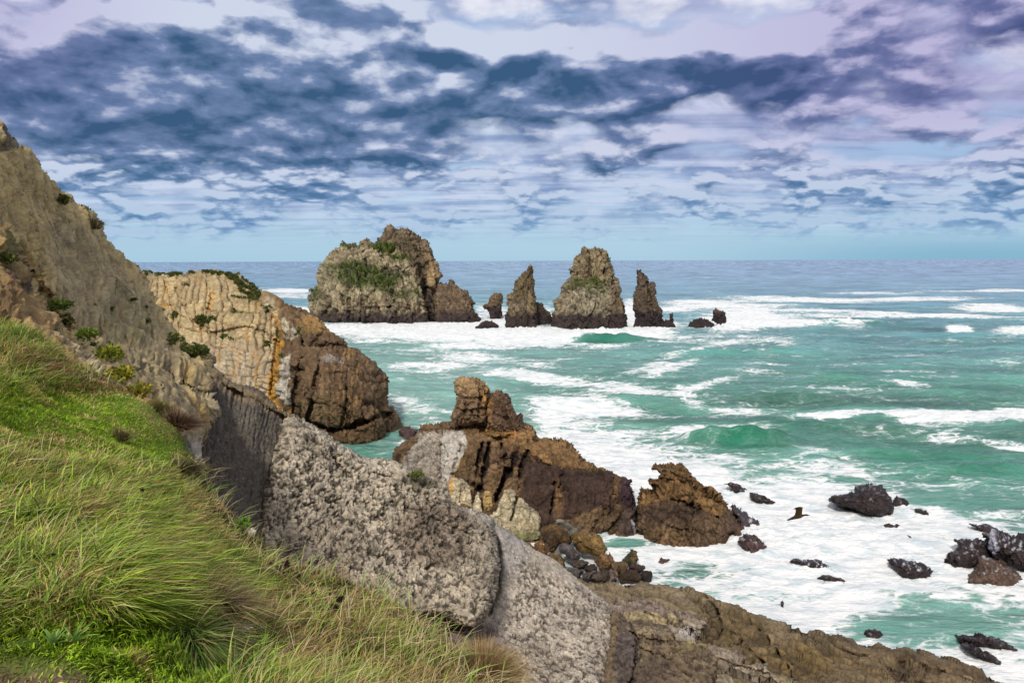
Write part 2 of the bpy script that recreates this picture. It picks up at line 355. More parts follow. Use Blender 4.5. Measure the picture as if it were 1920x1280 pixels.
# ---------------------------------------------------------------- materials
def rock_mat(name, fine, bump, rough=0.88, con=0.55, speck=0.0, stretch=(1, 1, 1), crackb=0.5):
    m = bpy.data.materials.new(name); m.use_nodes = True; t = m.node_tree; t.nodes.clear(); n = NT(t)
    o = n.n('ShaderNodeOutputMaterial'); b = n.n('ShaderNodeBsdfPrincipled')
    geo = n.n('ShaderNodeNewGeometry'); P = n.vm('MULTIPLY', geo.outputs['Position'], stretch)
    at_ = n.n('ShaderNodeAttribute', attribute_name='Col')
    n1 = n.noise(P, fine, 8, 0.65, 0.4); n2 = n.noise(P, fine*0.22, 6, 0.6, 0.8); n3 = n.noise(P, fine*4.5, 5, 0.65)
    v1 = n.vor(n.vm('ADD', P, n.vm('SCALE', n.comb(n1, n2, n3), 0.8/fine)), fine*0.7, 'DISTANCE_TO_EDGE')
    f = n.m('ADD', n.m('MULTIPLY', n.m('SUBTRACT', n1, 0.5), 1.7*con), n.m('MULTIPLY', n.m('SUBTRACT', n2, 0.5), 1.5*con))
    f = n.m('ADD', n.m('ADD', f, n.m('MULTIPLY', n.m('SUBTRACT', n3, 0.5), 1.2*con)), 1.0)
    cr = n.mr(v1, 0.0, 0.10, 1-0.45*crackb, 1.0)
    f = n.m('MULTIPLY', n.m('MAXIMUM', f, 0.2), cr)
    c = n.mix(1.0, at_.outputs['Color'], n.comb(f, f, f), 'MULTIPLY')
    # lichen and iron tints
    c = n.mix(n.m('MULTIPLY', n.mr(n.noise(P, fine*0.5, 6, 0.6), 0.55, 0.72), 0.3), c, n.mix(1.0, c, (1.25, 1.0, 0.66), 'MULTIPLY'))
    c = n.mix(n.m('MULTIPLY', n.mr(n.noise(n.vm('ADD', P, (9, 4, 2)), fine*0.8, 6, 0.6), 0.56, 0.7), 0.35), c, n.mix(1.0, c, (0.62, 0.62, 0.72), 'MULTIPLY'))
    n.put(b.inputs['Base Color'], c); b.inputs['Roughness'].default_value = rough
    b.inputs['Specular IOR Level'].default_value = 0.3
    h = n.m('ADD', n.m('ADD', n.m('MULTIPLY', n1, 1.0), n.m('MULTIPLY', n3, 0.35)), n.m('MULTIPLY', n.mr(v1, 0, 0.12), 0.35*crackb))
    bn = n.n('ShaderNodeBump'); bn.inputs['Strength'].default_value = 1.0; bn.inputs['Distance'].default_value = bump; n.put(bn.inputs['Height'], h)
    n.put(b.inputs['Normal'], bn.outputs[0]); n.put(o.inputs[0], b.outputs[0]); return m
M_far = rock_mat('stack_rock', 1.1, 0.55, con=0.75)
M_mid = rock_mat('cliff_rock', 2.2, 0.22, con=0.65)
M_slab = rock_mat('slab_rock', 7.0, 0.07, con=0.7)
M_wet = rock_mat('wet_rock', 3.5, 0.12, rough=0.42, con=0.8)
M_soil = rock_mat('marl', 4.0, 0.10, con=0.6, stretch=(1.6, 1, 0.45), crackb=.15)
M_near = rock_mat('ledge_rock', 4.0, 0.10, con=0.6)
M_earth = rock_mat('earth', 30.0, 0.02, con=0.8)
def leaf_mat(name, tr=0.3, rough=0.6):
    m = bpy.data.materials.new(name); m.use_nodes = True; t = m.node_tree; t.nodes.clear(); n = NT(t)
    o = n.n('ShaderNodeOutputMaterial'); b = n.n('ShaderNodeBsdfPrincipled'); a = n.n('ShaderNodeAttribute', attribute_name='Col')
    geo = n.n('ShaderNodeNewGeometry'); ns = n.noise(geo.outputs['Position'], 3.0, 4, 0.6)
    c = n.mix(1.0, a.outputs['Color'], n.comb(*[n.mr(ns, 0.2, 0.8, 0.7, 1.3, 'LINEAR')]*3), 'MULTIPLY')
    n.put(b.inputs['Base Color'], c); b.inputs['Roughness'].default_value = rough; b.inputs['Specular IOR Level'].default_value = 0.25
    tl = n.n('ShaderNodeBsdfTranslucent'); n.put(tl.inputs[0], c); ms = n.n('ShaderNodeMixShader'); ms.inputs[0].default_value = tr
    n.put(ms.inputs[1], b.outputs[0]); n.put(ms.inputs[2], tl.outputs[0]); n.put(o.inputs[0], ms.outputs[0]); return m
M_leaf = leaf_mat('foliage'); M_grass = leaf_mat('grass_blade')

rng = np.random.default_rng(7)
def zone(P, shape, soft, wob=6.0, sc=18.0, seed=3):
    """0..1 inside a patch of different material or painted shade; shape = polygon, or ('b',x,y,rx,ry), or ('l',width,[...])"""
    if shape[0] == 'b': bb = (shape[1]-shape[3]*1.2, shape[1]+shape[3]*1.2, shape[2]-shape[4]*1.2, shape[2]+shape[4]*1.2)
    else:
        q_ = np.array(shape[2] if shape[0] == 'l' else shape, float); bb = (q_[:, 0].min(), q_[:, 0].max(), q_[:, 1].min(), q_[:, 1].max())
    mg = soft+wob*2.2+(shape[1] if shape[0] == 'l' else 0)+(max(shape[3], shape[4])*.5 if shape[0] == 'b' else 0)
    inb = (P[:, 0] > bb[0]-mg) & (P[:, 0] < bb[1]+mg) & (P[:, 1] > bb[2]-mg) & (P[:, 1] < bb[3]+mg)
    if not inb.all():
        o_ = np.zeros(len(P))
        if inb.any(): o_[inb] = zone(P[inb], shape, soft, wob, sc, seed)
        return o_
    w = fbm(np.c_[P/sc, np.full(len(P), seed*1.7)], 4, seed, .6)*wob*2.2
    if shape[0] == 'b':
        _, x, y, rx, ry = shape; r = np.sqrt(((P[:, 0]-x)/rx)**2+((P[:, 1]-y)/ry)**2); return sstep((1-r)*min(rx, ry)+w, -soft, soft)
    if shape[0] == 'l': return sstep(shape[1]-polyline_d(P, shape[2])+w, -soft, soft)
    s, _ = sdf(P, shape); return sstep(s+w, -soft, soft)
def paint(base, P, zones, seed=0):
    c = np.tile(lin(base), (len(P), 1))
    for i, z in enumerate(zones):
        shape, colr, soft = z[:3]; k = z[3] if len(z) > 3 else 1.0; kw = z[4] if len(z) > 4 else {}
        m = zone(P, shape, soft, seed=seed+i, **kw)*k; c = c*(1-m[:, None])+lin(colr)*m[:, None]
    return c
def rotm(ax, deg): return np.array(Matrix.Rotation(R_(deg), 3, ax))

def blocks(V, size, rot=None, seed=0, warp=0.25, cheb=True):
    """blocky joints: returns (edge closeness 0..1, random value per block)"""
    Q = V if rot is None else V@rot.T
    Q = Q/np.array(size); wv = np.stack([perlin(Q*0.7, seed+1), perlin(Q*0.7, seed+2), perlin(Q*0.7, seed+3)], -1)
    f1, f2, cid = vor(Q+wv*warp*2, seed, cheb); blocks.tilt = vor.tilt; return np.clip(1-(f2-f1)/0.13, 0, 1), cid

ALB = 1.0
def rock(name, pieces, mat, label, cat, dispf, colf, group=None, kind=None, parent=None, attrs=None):
    V, P, F, S, I = join(pieces); Nn = vnormals(V, F)
    d, info = dispf(V, P, S, Nn); V2 = V+Nn*d[:, None] if d.ndim == 1 else V+d
    col = colf(V, P, S, I, info, Nn)
    o = mesh_obj(name, V2, F, mat, parent, col*ALB)
    tag(o, label, cat, group, kind); o['_n'] = 0; del o['_n']
    return o, V2, F, P, Nn, info
# ---- leafy growth on rock: small upright leaf clusters
def tufts(name, V, F, P, mask, n, size, cols, parent=None, up=0.7, mat=None, seed=1, leaves=7, kind=None, wid=0.3):
    r = np.random.default_rng(seed)
    fm = mask[F].mean(1); a = V[F[:, 2]]-V[F[:, 0]]; b = V[F[:, 3]]-V[F[:, 1]]; cr = np.cross(a, b); ar = np.linalg.norm(cr, axis=1)
    w = ar*np.maximum(fm-0.35, 0)
    if w.sum() <= 0: return None
    fi = r.choice(len(F), n, p=w/w.sum()); u = r.random((n, 1)); v = r.random((n, 1)); f = F[fi]
    p = (V[f[:, 0]]*(1-u)+V[f[:, 1]]*u)*(1-v)+(V[f[:, 3]]*(1-u)+V[f[:, 2]]*u)*v
    nn = cr[fi]/np.maximum(ar[fi], 1e-9)[:, None]
    p = np.repeat(p, leaves, 0); nn = np.repeat(nn, leaves, 0); m = len(p)
    dr = nn*0.6+np.array([0, 0, up])+r.normal(0, 0.55, (m, 3)); dr /= np.linalg.norm(dr, axis=1)[:, None]
    sd_ = np.cross(dr, r.normal(0, 1, (m, 3))); sd_ /= np.linalg.norm(sd_, axis=1)[:, None]
    L = size*r.uniform(0.5, 1.3, (m, 1)); p = p+r.normal(0, size*0.5, (m, 3))*[1, 1, .4]
    Q = np.stack([p-sd_*L*wid*.4, p+dr*L*.55-sd_*L*wid, p+dr*L, p+dr*L*.5+sd_*L*wid], 1).reshape(-1, 3)
    cc = lin(np.array(cols))[r.integers(0, len(cols), n)]; cc = np.repeat(cc, leaves, 0)*r.uniform(.6, 1.3, (m, 1)); cc = np.repeat(cc, 4, 0)
    o = mesh_obj(name, Q, np.arange(len(Q)).reshape(-1, 4), mat or M_leaf, parent, cc, smooth=False)
    if kind: o['kind'] = kind
    return o
def sink(poly, px, frac=0.62):
    p = np.array(poly, float); y0, y1 = p[:, 1].min(), p[:, 1].max(); p[p[:, 1] > y0+frac*(y1-y0), 1] += px; return p
# ================================================================ SEA
FOOT = []
def build_sea():
    H = CAM[2]
    # rows by depression, columns by bearing: finer near, coarser far; all real metres
    rows = np.concatenate([489.55+np.array([0, .25, .5, .8, 1.2, 1.7, 2.3]), 489.55+np.arange(3.2, 860, 1.15)])
    cols = np.tan(np.linspace(math.atan(-1350/F0), math.atan(1350/F0), 1080))*F0+W0/2
    gx, gy = np.meshgrid(cols, rows)
    dep = (gy-489.5)/F0
    Y = H/(dep*1.0); X = (gx-W0/2)/F0*Y/math.cos(R_(5.78))
    V = np.c_[X.ravel(), Y.ravel(), np.zeros(X.size)]
    # photo coordinates of each spot, to lay out foam patches on the water
    rel = (V-CAM)@MCN; px = W0/2+F0*rel[:, 0]/-rel[:, 2]; py = H0/2-F0*rel[:, 1]/-rel[:, 2]
    P = np.c_[px, py]
    XY = V[:, :2]; dist = np.hypot(XY[:, 0], XY[:, 1])
    Z0 = np.zeros(len(V))
    amp = np.clip((dist-30)/80, .25, 1)*np.clip(900/dist, 0.2, 1)
    ang = R_(-8); cx = XY[:, 0]*math.cos(ang)+XY[:, 1]*math.sin(ang); cy = -XY[:, 0]*math.sin(ang)+XY[:, 1]*math.cos(ang)
    far = np.clip(1-(dist-250)/500, 0, 1)
    sw = fbm(np.c_[cx/26, cy/11, Z0+.3], 3, 5, .45); z = sw*2.1*np.clip(1.2-dist/1500, .3, 1)
    rd = fbm(np.c_[cx/6.5, cy/2.6, Z0+4.1], 3, 9, .5, ridged=True); z += rd*0.55*far
    z += fbm(np.c_[cx/1.9, cy/1.0, Z0+8.1], 3, 14, .55)*0.34*np.clip(1-(dist-60)/120, 0, 1)
    z *= amp
    # the green swells about to break
    crest = np.zeros(len(V))
    for (bx, by, rx, w, h, sl) in ((1385, 826, 105, 1.9, 1.7, .03), (1560, 800, 160, 1.6, .6, .02), (1600, 610, 130, 3.4, 1.5, 0), (1130, 636, 80, 3.4, 1.3, 0), (1390, 665, 120, 3, 1.0, .0),
                               (1640, 715, 120, 2.2, .7, 0), (1750, 850, 160, 1.6, .6, .02), (1480, 745, 90, 2.0, .6, 0), (1830, 885, 130, 1.5, .5, .03), (1100, 705, 110, 2.4, .5, 0), (1800, 640, 110, 3, .8, 0)):
        yc = sea_d(bx, by+(px-bx)*sl); t = (V[:, 1]-yc)/w
        env = np.exp(-((px-bx)/rx)**4); z += h*np.exp(-(np.where(t < 0, t/.62, t/1.2)**2))*env*(1+fbm(np.c_[XY/2.5, Z0+7], 2, 57)*.8); crest = crest+(h > .9)*env*np.exp(-((t-.25)/.3)**2)
    # ---- foam amount
    f = np.full(len(V), -0.02)
    n1 = fbm(np.c_[XY/14, Z0], 4, 31); n2 = fbm(np.c_[cx/22, cy/5, Z0], 4, 37)
    yy = np.clip(py, 489, 1400)
    f += 0.06*sstep(yy, 560, 700)+n2*0.55+np.clip(crest, 0, 1)*(.35+n1*1.2)
    def blob(x, y, rx, ry, a, rot=0.0):
        nonlocal f
        c, s = math.cos(rot), math.sin(rot); dx = px-x; dy = py-y; u = (dx*c+dy*s)/rx; v = (-dx*s+dy*c)/ry
        f += a*np.exp(-(u*u+v*v)**1.5)
    # surf over the shallows at the foot of the cliffs
    S = np.array([(1010, 770), (1130, 800), (1250, 860), (1420, 905), (1540, 885), (1660, 915), (1740, 945), (1830, 985), (1960, 1010), (2300, 1060), (2300, 1600), (900, 1600), (900, 1000), (980, 860)], float)
    s, _ = sdf(P, S); f += 0.60*sstep(s+n1*60, -18, 60)
    blob(1420, 960, 190, 85, .5); blob(1500, 1070, 170, 80, .5); blob(1720, 1010, 190, 60, .3)
    blob(1340, 1060, 80, 30, -.42); blob(1640, 1190, 130, 40, -.4, .2); blob(1820, 1170, 170, 50, -.5, .15); blob(1880, 1110, 70, 20, -.2); blob(1700, 1130, 60, 14, -.25)
    blob(1190, 1022, 60, 12, -.75); blob(1580, 1060, 60, 18, -.1); blob(1310, 930, 90, 40, .3); blob(1250, 870, 130, 60, .35); blob(1080, 800, 90, 30, .4); blob(1160, 850, 90, 40, .3)
    blob(1480, 905, 120, 26, .1); blob(1420, 880, 130, 22, -.15); blob(1600, 880, 160, 18, .25, .05)
    # wash around the stacks
    blob(700, 618, 120, 12, 1.0); blob(850, 618, 130, 14, 1.0); blob(1000, 632, 190, 16, .8); blob(1210, 612, 60, 16, .9); blob(1400, 603, 90, 15, 1.0); blob(1500, 606, 100, 9, .6)
    blob(1110, 628, 110, 6, .4); blob(1135, 637, 55, 6, -1.2); blob(925, 600, 40, 30, .6); blob(560, 590, 40, 16, .8); blob(1180, 590, 20, 30, .7); blob(1020, 590, 30, 18, .4); blob(540, 545, 60, 4, .7); blob(1270, 636, 200, 10, .3)
    blob(720, 636, 100, 8, .3); blob(900, 650, 190, 9, .35, -.05); blob(1080, 665, 120, 9, .2, -.2); blob(1290, 575, 60, 14, .35); blob(1390, 585, 50, 10, .6)
    # long streaks along the crests
    for a in ((1090, 765, 100, 11, 1.0, .05), (1180, 776, 60, 6, .6, 0), (1550, 778, 65, 7, .8, -.05), (1820, 784, 130, 13, .85, .0), (1900, 770, 60, 12, .5, -.1), (1690, 775, 70, 5, .5, .05), (1310, 810, 40, 9, .8, .05),
              (1390, 768, 60, 9, .5, .05), (800, 686, 90, 9, .45, -.1), (960, 700, 90, 8, .45, .1), (1070, 712, 150, 8, .5, .1), (1180, 735, 80, 8, .6, .05), (1330, 720, 60, 7, .4, -.25),
              (880, 668, 70, 6, .4, 0), (1260, 690, 60, 8, .4, -.3), (1310, 655, 70, 7, .4, -.2), (1220, 690, 40, 6, .3, -.2), (1420, 690, 40, 12, .2, 0),
              (1860, 578, 70, 7, .9, .03), (1500, 562, 130, 5, .8, .02), (1720, 561, 110, 4, .7, 0), (1530, 583, 120, 4, .8, .02), (1780, 592, 150, 4, .7, .03), (1800, 617, 25, 6, 1.0, .1), (1905, 622, 45, 9, .8, 0),
              (1400, 573, 110, 4, .6, 0), (1620, 592, 120, 3, .6, 0), (1330, 566, 90, 3, .6, 0), (1250, 581, 50, 4, .6, 0), (1870, 545, 130, 2.5, .6, 0), (1650, 550, 110, 2.5, .4, 0), (1600, 612, 30, 8, .35, 0),
              (1700, 722, 50, 5, .4, .1), (1790, 817, 50, 7, .5, .05), (1900, 830, 50, 6, .5, .1), (1420, 805, 60, 5, .2, 0), (1560, 850, 60, 5, .3, .2), (1480, 862, 90, 5, .3, -.3), (1720, 850, 80, 6, .3, .3),
              (760, 760, 60, 14, .3, .1), (800, 790, 50, 12, .3, 0), (1090, 740, 60, 8, .3, .2), (1450, 640, 40, 5, .3, .2), (1290, 745, 30, 14, .35, .6), (560, 555, 80, 5, .5, 0), (1010, 683, 60, 5, .35, .1)):
        blob(*a)
    # wash and splashes where rocks break the surface
    spl = np.zeros(len(V)); wob = fbm(np.c_[XY/1.5, Z0+5], 3, 61, .6)
    for (x, y, rx, ry, a) in FOOT+[(1300, 1022, 70, 12, 1.0), (1240, 1020, 30, 8, .5), (1395, 1000, 26, 14, .8), (700, 612, 110, 5, 1.3), (1110, 622, 80, 4, 1.0), (1350, 612, 40, 8, 1.6), (1215, 616, 40, 4, 1.0), (860, 610, 50, 5, 1.2), (980, 618, 50, 4, 1.0)]:
        q = ((px-x)/rx)**2+((py-y)/ry)**2; e = np.exp(-q); f += .55*min(a, 1)*e; spl += a*e
    z += np.clip(spl, 0, 1.5)*np.clip(.05+wob*1.1+fbm(np.c_[XY/.5, Z0], 3, 63, .6)*.6, 0, 1)*.8*np.clip(dist/90, .6, 2)
    # pale churned water
    milky = np.clip(np.exp(-(((px-800)/170)**2+((py-720)/110)**2))*1.1+sstep(s+n1*40, -90, 30)*.5+np.exp(-(((px-1000)/420)**2+((py-650)/60)**2))*.45, 0, 1)
    milky = np.clip(milky+n1*.3, 0, 1); rd2 = rd
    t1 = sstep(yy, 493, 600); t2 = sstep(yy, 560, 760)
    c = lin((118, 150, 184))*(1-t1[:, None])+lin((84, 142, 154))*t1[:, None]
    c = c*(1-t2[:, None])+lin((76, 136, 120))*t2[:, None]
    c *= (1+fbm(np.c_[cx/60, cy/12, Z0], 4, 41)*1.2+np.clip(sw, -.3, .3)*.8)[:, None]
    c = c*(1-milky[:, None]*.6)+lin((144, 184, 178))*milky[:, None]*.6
    gw = np.zeros(len(V))
    for (x, y, rx, ry, a) in ((1390, 826, 105, 12, 1.0), (1135, 637, 60, 7, .9), (1600, 608, 130, 10, .35), (1380, 662, 90, 10, .5), (1500, 800, 120, 12, .5), (1750, 860, 160, 30, .45), (1620, 720, 110, 9, .3), (1850, 890, 120, 25, .45), (1215, 636, 30, 4, .5)):
        gw += a*np.exp(-(((px-x)/rx)**2+((py-y)/ry)**2))
    gw = np.clip(gw, 0, 1)[:, None]; c = c*(1-gw)+lin((16, 110, 84))*gw
    f -= gw[:, 0]*.35
    z += np.clip(f-.5, 0, 1)*0.16*fbm(np.c_[XY/1.3, Z0+2], 4, 51, .6)*3
    V[:, 2] = z
    ny, nx = gx.shape; idx = np.arange(nx*ny).reshape(ny, nx)
    F = np.stack([idx[:-1, :-1].ravel(), idx[1:, :-1].ravel(), idx[1:, 1:].ravel(), idx[:-1, 1:].ravel()], 1)
    m = bpy.data.materials.new('sea_water'); m.use_nodes = True; t = m.node_tree; t.nodes.clear(); n = NT(t)
    o = n.n('ShaderNodeOutputMaterial'); b = n.n('ShaderNodeBsdfPrincipled'); at_ = n.n('ShaderNodeAttribute', attribute_name='Col'); fa = n.n('ShaderNodeAttribute', attribute_name='foam')
    geo = n.n('ShaderNodeNewGeometry'); Po = geo.outputs['Position']; f2 = n.vm('MULTIPLY', Po, (1, 1.9, 0))
    wn = n.n('ShaderNodeTexNoise'); n.put(wn.inputs['Vector'], f2); wn.inputs['Scale'].default_value = .32; wn.inputs['Detail'].default_value = 5
    wv = n.vm('SCALE', n.vm('SUBTRACT', wn.outputs['Color'], (.5, .5, .5)), 4.5); Pw = n.vm('ADD', f2, wv)
    e1 = n.vor(Pw, .33, 'DISTANCE_TO_EDGE'); e2 = n.vor(n.vm('ADD', Pw, n.vm('SCALE', wv, .4)), .95, 'DISTANCE_TO_EDGE')
    e3 = n.vor(n.vm('ADD', Pw, wv), .10, 'DISTANCE_TO_EDGE')
    na = n.noise(f2, .35, 9, .65, .8); nb = n.noise(f2, 2.2, 7, .65, .5); nc = n.noise(n.vm('ADD', f2, (31, 7, 2)), .085, 5, .55, 1.2)
    fo = fa.outputs['Fac']
    lace = n.m('ADD', n.m('ADD', n.m('MULTIPLY', n.mr(e1, .16, 0), .34), n.m('MULTIPLY', n.mr(e2, .2, 0), .22)), n.m('MULTIPLY', n.mr(e3, .12, 0), .22))
    v = n.m('ADD', n.m('ADD', fo, n.m('MULTIPLY', lace, n.mr(fo, -.05, .5, .45, 1.0))), n.m('ADD', n.m('MULTIPLY', n.m('SUBTRACT', na, .5), 1.3), n.m('ADD', n.m('MULTIPLY', n.m('SUBTRACT', nb, .5), .6), n.m('MULTIPLY', n.m('SUBTRACT', nc, .5), n.mr(fo, 0.0, .5, .4, 1.7)))))
    mask = n.mr(v, .34, .80)
    soft = n.mr(v, -.1, .75)
    wc = n.mix(n.m('MULTIPLY', soft, .38), at_.outputs['Color'], tuple(lin((160, 192, 186))))
    wc = n.mix(1.0, wc, n.comb(*[n.mr(n.noise(n.vm('MULTIPLY', Po, (.35, 1, 0)), .25, 5, .6), .3, .7, .72, 1.25, 'LINEAR')]*3), 'MULTIPLY')
    n.put(b.inputs['Base Color'], wc); b.inputs['Roughness'].default_value = .22; b.inputs['IOR'].default_value = 1.33
    h1 = n.noise(n.vm('MULTIPLY', Po, (.55, 1.2, 0)), 1.1, 7, .62, .5); h2 = n.noise(n.vm('MULTIPLY', Po, (.6, 1.6, 0)), .28, 4, .55, .4)
    bp = n.n('ShaderNodeBump'); bp.inputs['Distance'].default_value = .55; bp.inputs['Strength'].default_value = .9; n.put(bp.inputs['Height'], n.m('ADD', h1, n.m('MULTIPLY', h2, 1.6)))
    n.put(b.inputs['Normal'], bp.outputs[0])
    fb = n.n('ShaderNodeBsdfPrincipled'); n.put(fb.inputs['Base Color'], n.mix(n.mr(n.noise(f2, .5, 6, .6, .6), .30, .62), tuple(lin((196, 210, 218))), tuple(lin((240, 241, 243))))); fb.inputs['Roughness'].default_value = .8; fb.inputs['Specular IOR Level'].default_value = .2
    bp2 = n.n('ShaderNodeBump'); bp2.inputs['Distance'].default_value = .09; n.put(bp2.inputs['Height'], n.m('ADD', nb, n.m('MULTIPLY', v, .8))); n.put(fb.inputs['Normal'], bp2.outputs[0])
    ms = n.n('ShaderNodeMixShader'); n.put(ms.inputs[0], mask); n.put(ms.inputs[1], b.outputs[0]); n.put(ms.inputs[2], fb.outputs[0]); n.put(o.inputs[0], ms.outputs[0])
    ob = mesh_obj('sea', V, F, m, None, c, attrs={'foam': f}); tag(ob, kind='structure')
    # sea bed, one sheet to the horizon
    sb = mesh_obj('seabed', [(-90000, -300, -7), (90000, -300, -7), (90000, 90000, -7), (-90000, 90000, -7)], [(0, 1, 2, 3)], M_wet, None, np.tile(lin((70, 80, 80)), (4, 1))); tag(sb, kind='structure')

# ================================================================ ROCKS: displacement kinds
def d_stack(k=1.0, rot=None, seed=0, vert=True):
    def f(V, P, S, Nn):
        r = rot if rot is not None else np.eye(3); sz = np.array((3.4, 3.4, 8.0))*k
        e1, c1 = blocks(V, sz, r, seed, .35); t1 = blocks.tilt; e2, c2 = blocks(V, sz*.36, r, seed+7, .3, False); t2 = blocks.tilt
        rg = fbm(V@r.T/(np.array((1.5, 1.5, 3.6))*k), 4, seed+2, .55, ridged=True)
        d = fbm(V/(9*k), 3, seed+3)*1.9+(c1-.5)*.8+t1*1.6-.5*e1**2+(c2-.5)*.3+t2*.5-.25*e2**2-sstep(rg, .04, .32)*.5+fbm(V/(1.1*k), 3, seed+9)*.2
        return d*k, (e1, c1, e2, c2, rg)
    return f
def band(P, y0, y1): return sstep(P[:, 1], y0, y1)

BEI = (176, 160, 128); BRN = (120, 100, 80); DRK = (62, 52, 52); GRN = (66, 84, 34)
def col_stack(zones, base=BEI, wet0=580, wet1=604, seedc=1, tint=(150, 138, 120)):
    def f(V, P, S, I, info, Nn):
        e1, c1, e2, c2, rg = info
        c = paint(base, P, zones, seedc)
        c *= (1+(c1-.5)*.35+(c2-.5)*.3)[:, None]
        cr = np.clip(np.maximum(e1**2*.6, e2**2*.4)+sstep(rg, .10, .32)*.75, 0, 1)[:, None]
        c = c*(1-cr*.75)+lin((70, 58, 48))*cr*.75
        w = sstep(P[:, 1]+fbm(np.c_[P/14, P[:, :1]*0], 3, 4)*22, wet0-11, wet1-12)[:, None]
        return c*(1-w*.9)+lin((56, 46, 50))*w*.9
    return f
def vegmask(P, zones, V, seed=0):
    m = np.zeros(len(P))
    for i, z in enumerate(zones): m = np.maximum(m, zone(P, z[0], z[1], seed=seed+i, wob=5, sc=9)*z[2])
    return m*sstep(fbm(V/1.6, 4, seed+50, .65), -.06, .16)

# ---- the big islet
dA_ = float(sea_d(700, 607)); SC = 8
back = [(676, 466), (676, 453), (681, 449), (687.6, 445.6), (695, 450), (702, 455), (708, 452), (712, 445), (718, 436), (723, 428.6), (730, 423), (737, 422), (746, 426), (758, 424.5), (772, 430), (784, 440), (795, 447), (802, 453), (814, 468), (818, 486), (820.4, 509), (821, 530), (818, 545), (819, 575), (822, 620), (822, 650), (690, 650)]
front = [(579.5, 585), (583, 556), (594, 530), (599, 504), (612, 487), (622.5, 473), (638, 462.5), (651, 457), (662, 458), (676, 464), (706, 461), (725, 470), (742, 476), (757, 487), (768, 498), (776, 520), (785, 540), (793, 556), (801, 578), (808, 598), (814, 613), (815, 650), (600, 650), (583, 610)]
p1 = piece(front, [(580, 480, dA_+9), (700, 480, dA_+5), (700, 620, dA_), (580, 620, dA_+5), (810, 600, dA_+1), (780, 500, dA_+5)], 13, 95, 16, 1.15, .9, 7, 11, pw=2.2,
           carve=[([(682, 470), (690, 500), (686, 520)], 1.6, 2.0), ([(676, 520), (680, 560), (674, 605)], 1.6, 1.6), ([(735, 545), (744, 570), (736, 590), (740, 612)], 1.8, 2.2), ([(650, 560), (655, 600)], 1.5, 1.2), ([(620, 570), (606, 590)], 1.6, 1.5), ([(716, 478), (722, 520)], 1.2, 1.4), ([(745, 490), (750, 535)], 1.2, 1.4), ([(770, 500), (772, 540)], 1.2, 1.4), ([(655, 575), (700, 578), (745, 574), (790, 582)], 1.6, .8)],
           bumps=[(640, 612, 60, 6, -1.0), (760, 616, 40, 5, 1.2)])
p2 = piece(back, [(700, 440, dA_+14), (800, 440, dA_+12), (810, 620, dA_+7), (700, 620, dA_+14)], 9, 60, 14, 1.15, .9, 6, 13,
           carve=[([(790, 510), (797, 535), (800, 570), (806, 600)], 6, 5), ([(745, 430), (752, 470)], 1.6, 1.2), ([(770, 440), (785, 480), (792, 510)], 1.8, 1.5)])
zs = [(('b', 690, 590, 130, 34), (150, 132, 104), 10, .5), ([(676, 440), (690, 440), (720, 420), (765, 418), (830, 460), (830, 620), (812, 612), (797, 560), (775, 505), (745, 470), (690, 466)], (122, 106, 86), 3, .95),
      (('b', 690, 520, 62, 20), (72, 88, 44), 6, .85), (('b', 660, 500, 50, 11), (72, 88, 44), 5, .8), (('b', 722, 533, 22, 16), (76, 90, 44), 5, .7), (('b', 765, 552, 30, 10), (80, 94, 46), 5, .6), (('b', 592, 550, 10, 16), (76, 92, 44), 4, .6),
      (('b', 722, 462, 22, 8), (92, 110, 44), 3, 1), (('b', 748, 481, 20, 7), (80, 96, 42), 4, .8), (('b', 651, 461, 24, 4), (80, 92, 46), 3, .8), (('l', 4, [(750, 440), (780, 470)]), (88, 92, 52), 4, .5),
      ([(795, 470), (815, 480), (819, 540), (803, 540)], (164, 138, 96), 5, .6), (('l', 5, [(797, 525), (803, 560), (808, 600)]), (64, 52, 60), 3, .8)]
zk = {'wob': 4, 'sc': 9}
zs = [(a, b, c, k[0] if k else 1.0, zk) for (a, b, c, *k) in zs]
isl, V, F, P, Nn, info = rock('sea_stack', [p1, p2], M_far, 'largest rock islet, broad and pale with green growth and a darker hump behind', 'sea stack', d_stack(1.0, None, 3), col_stack(zs, (172, 160, 130), 588, 606, 5))
vm_ = vegmask(P, [(('b', 690, 520, 60, 18), 5, 1), (('b', 660, 500, 46, 9), 5, 1), (('b', 722, 533, 22, 14), 5, .8), (('b', 765, 552, 28, 9), 5, .7), (('b', 722, 462, 24, 8), 3, 1.2), (('b', 748, 481, 20, 6), 3, 1), (('b', 651, 461, 22, 4), 3, 1), (('b', 592, 550, 8, 14), 3, .8)], V, 4)
vm_ *= (V[:, 1] < dA_+26)
GC = [(84, 100, 44), (100, 116, 52), (70, 86, 38), (124, 130, 70)]
tufts('vegetation', V, F, P, vm_, 2300, .5, GC, isl, leaves=6, kind='stuff')

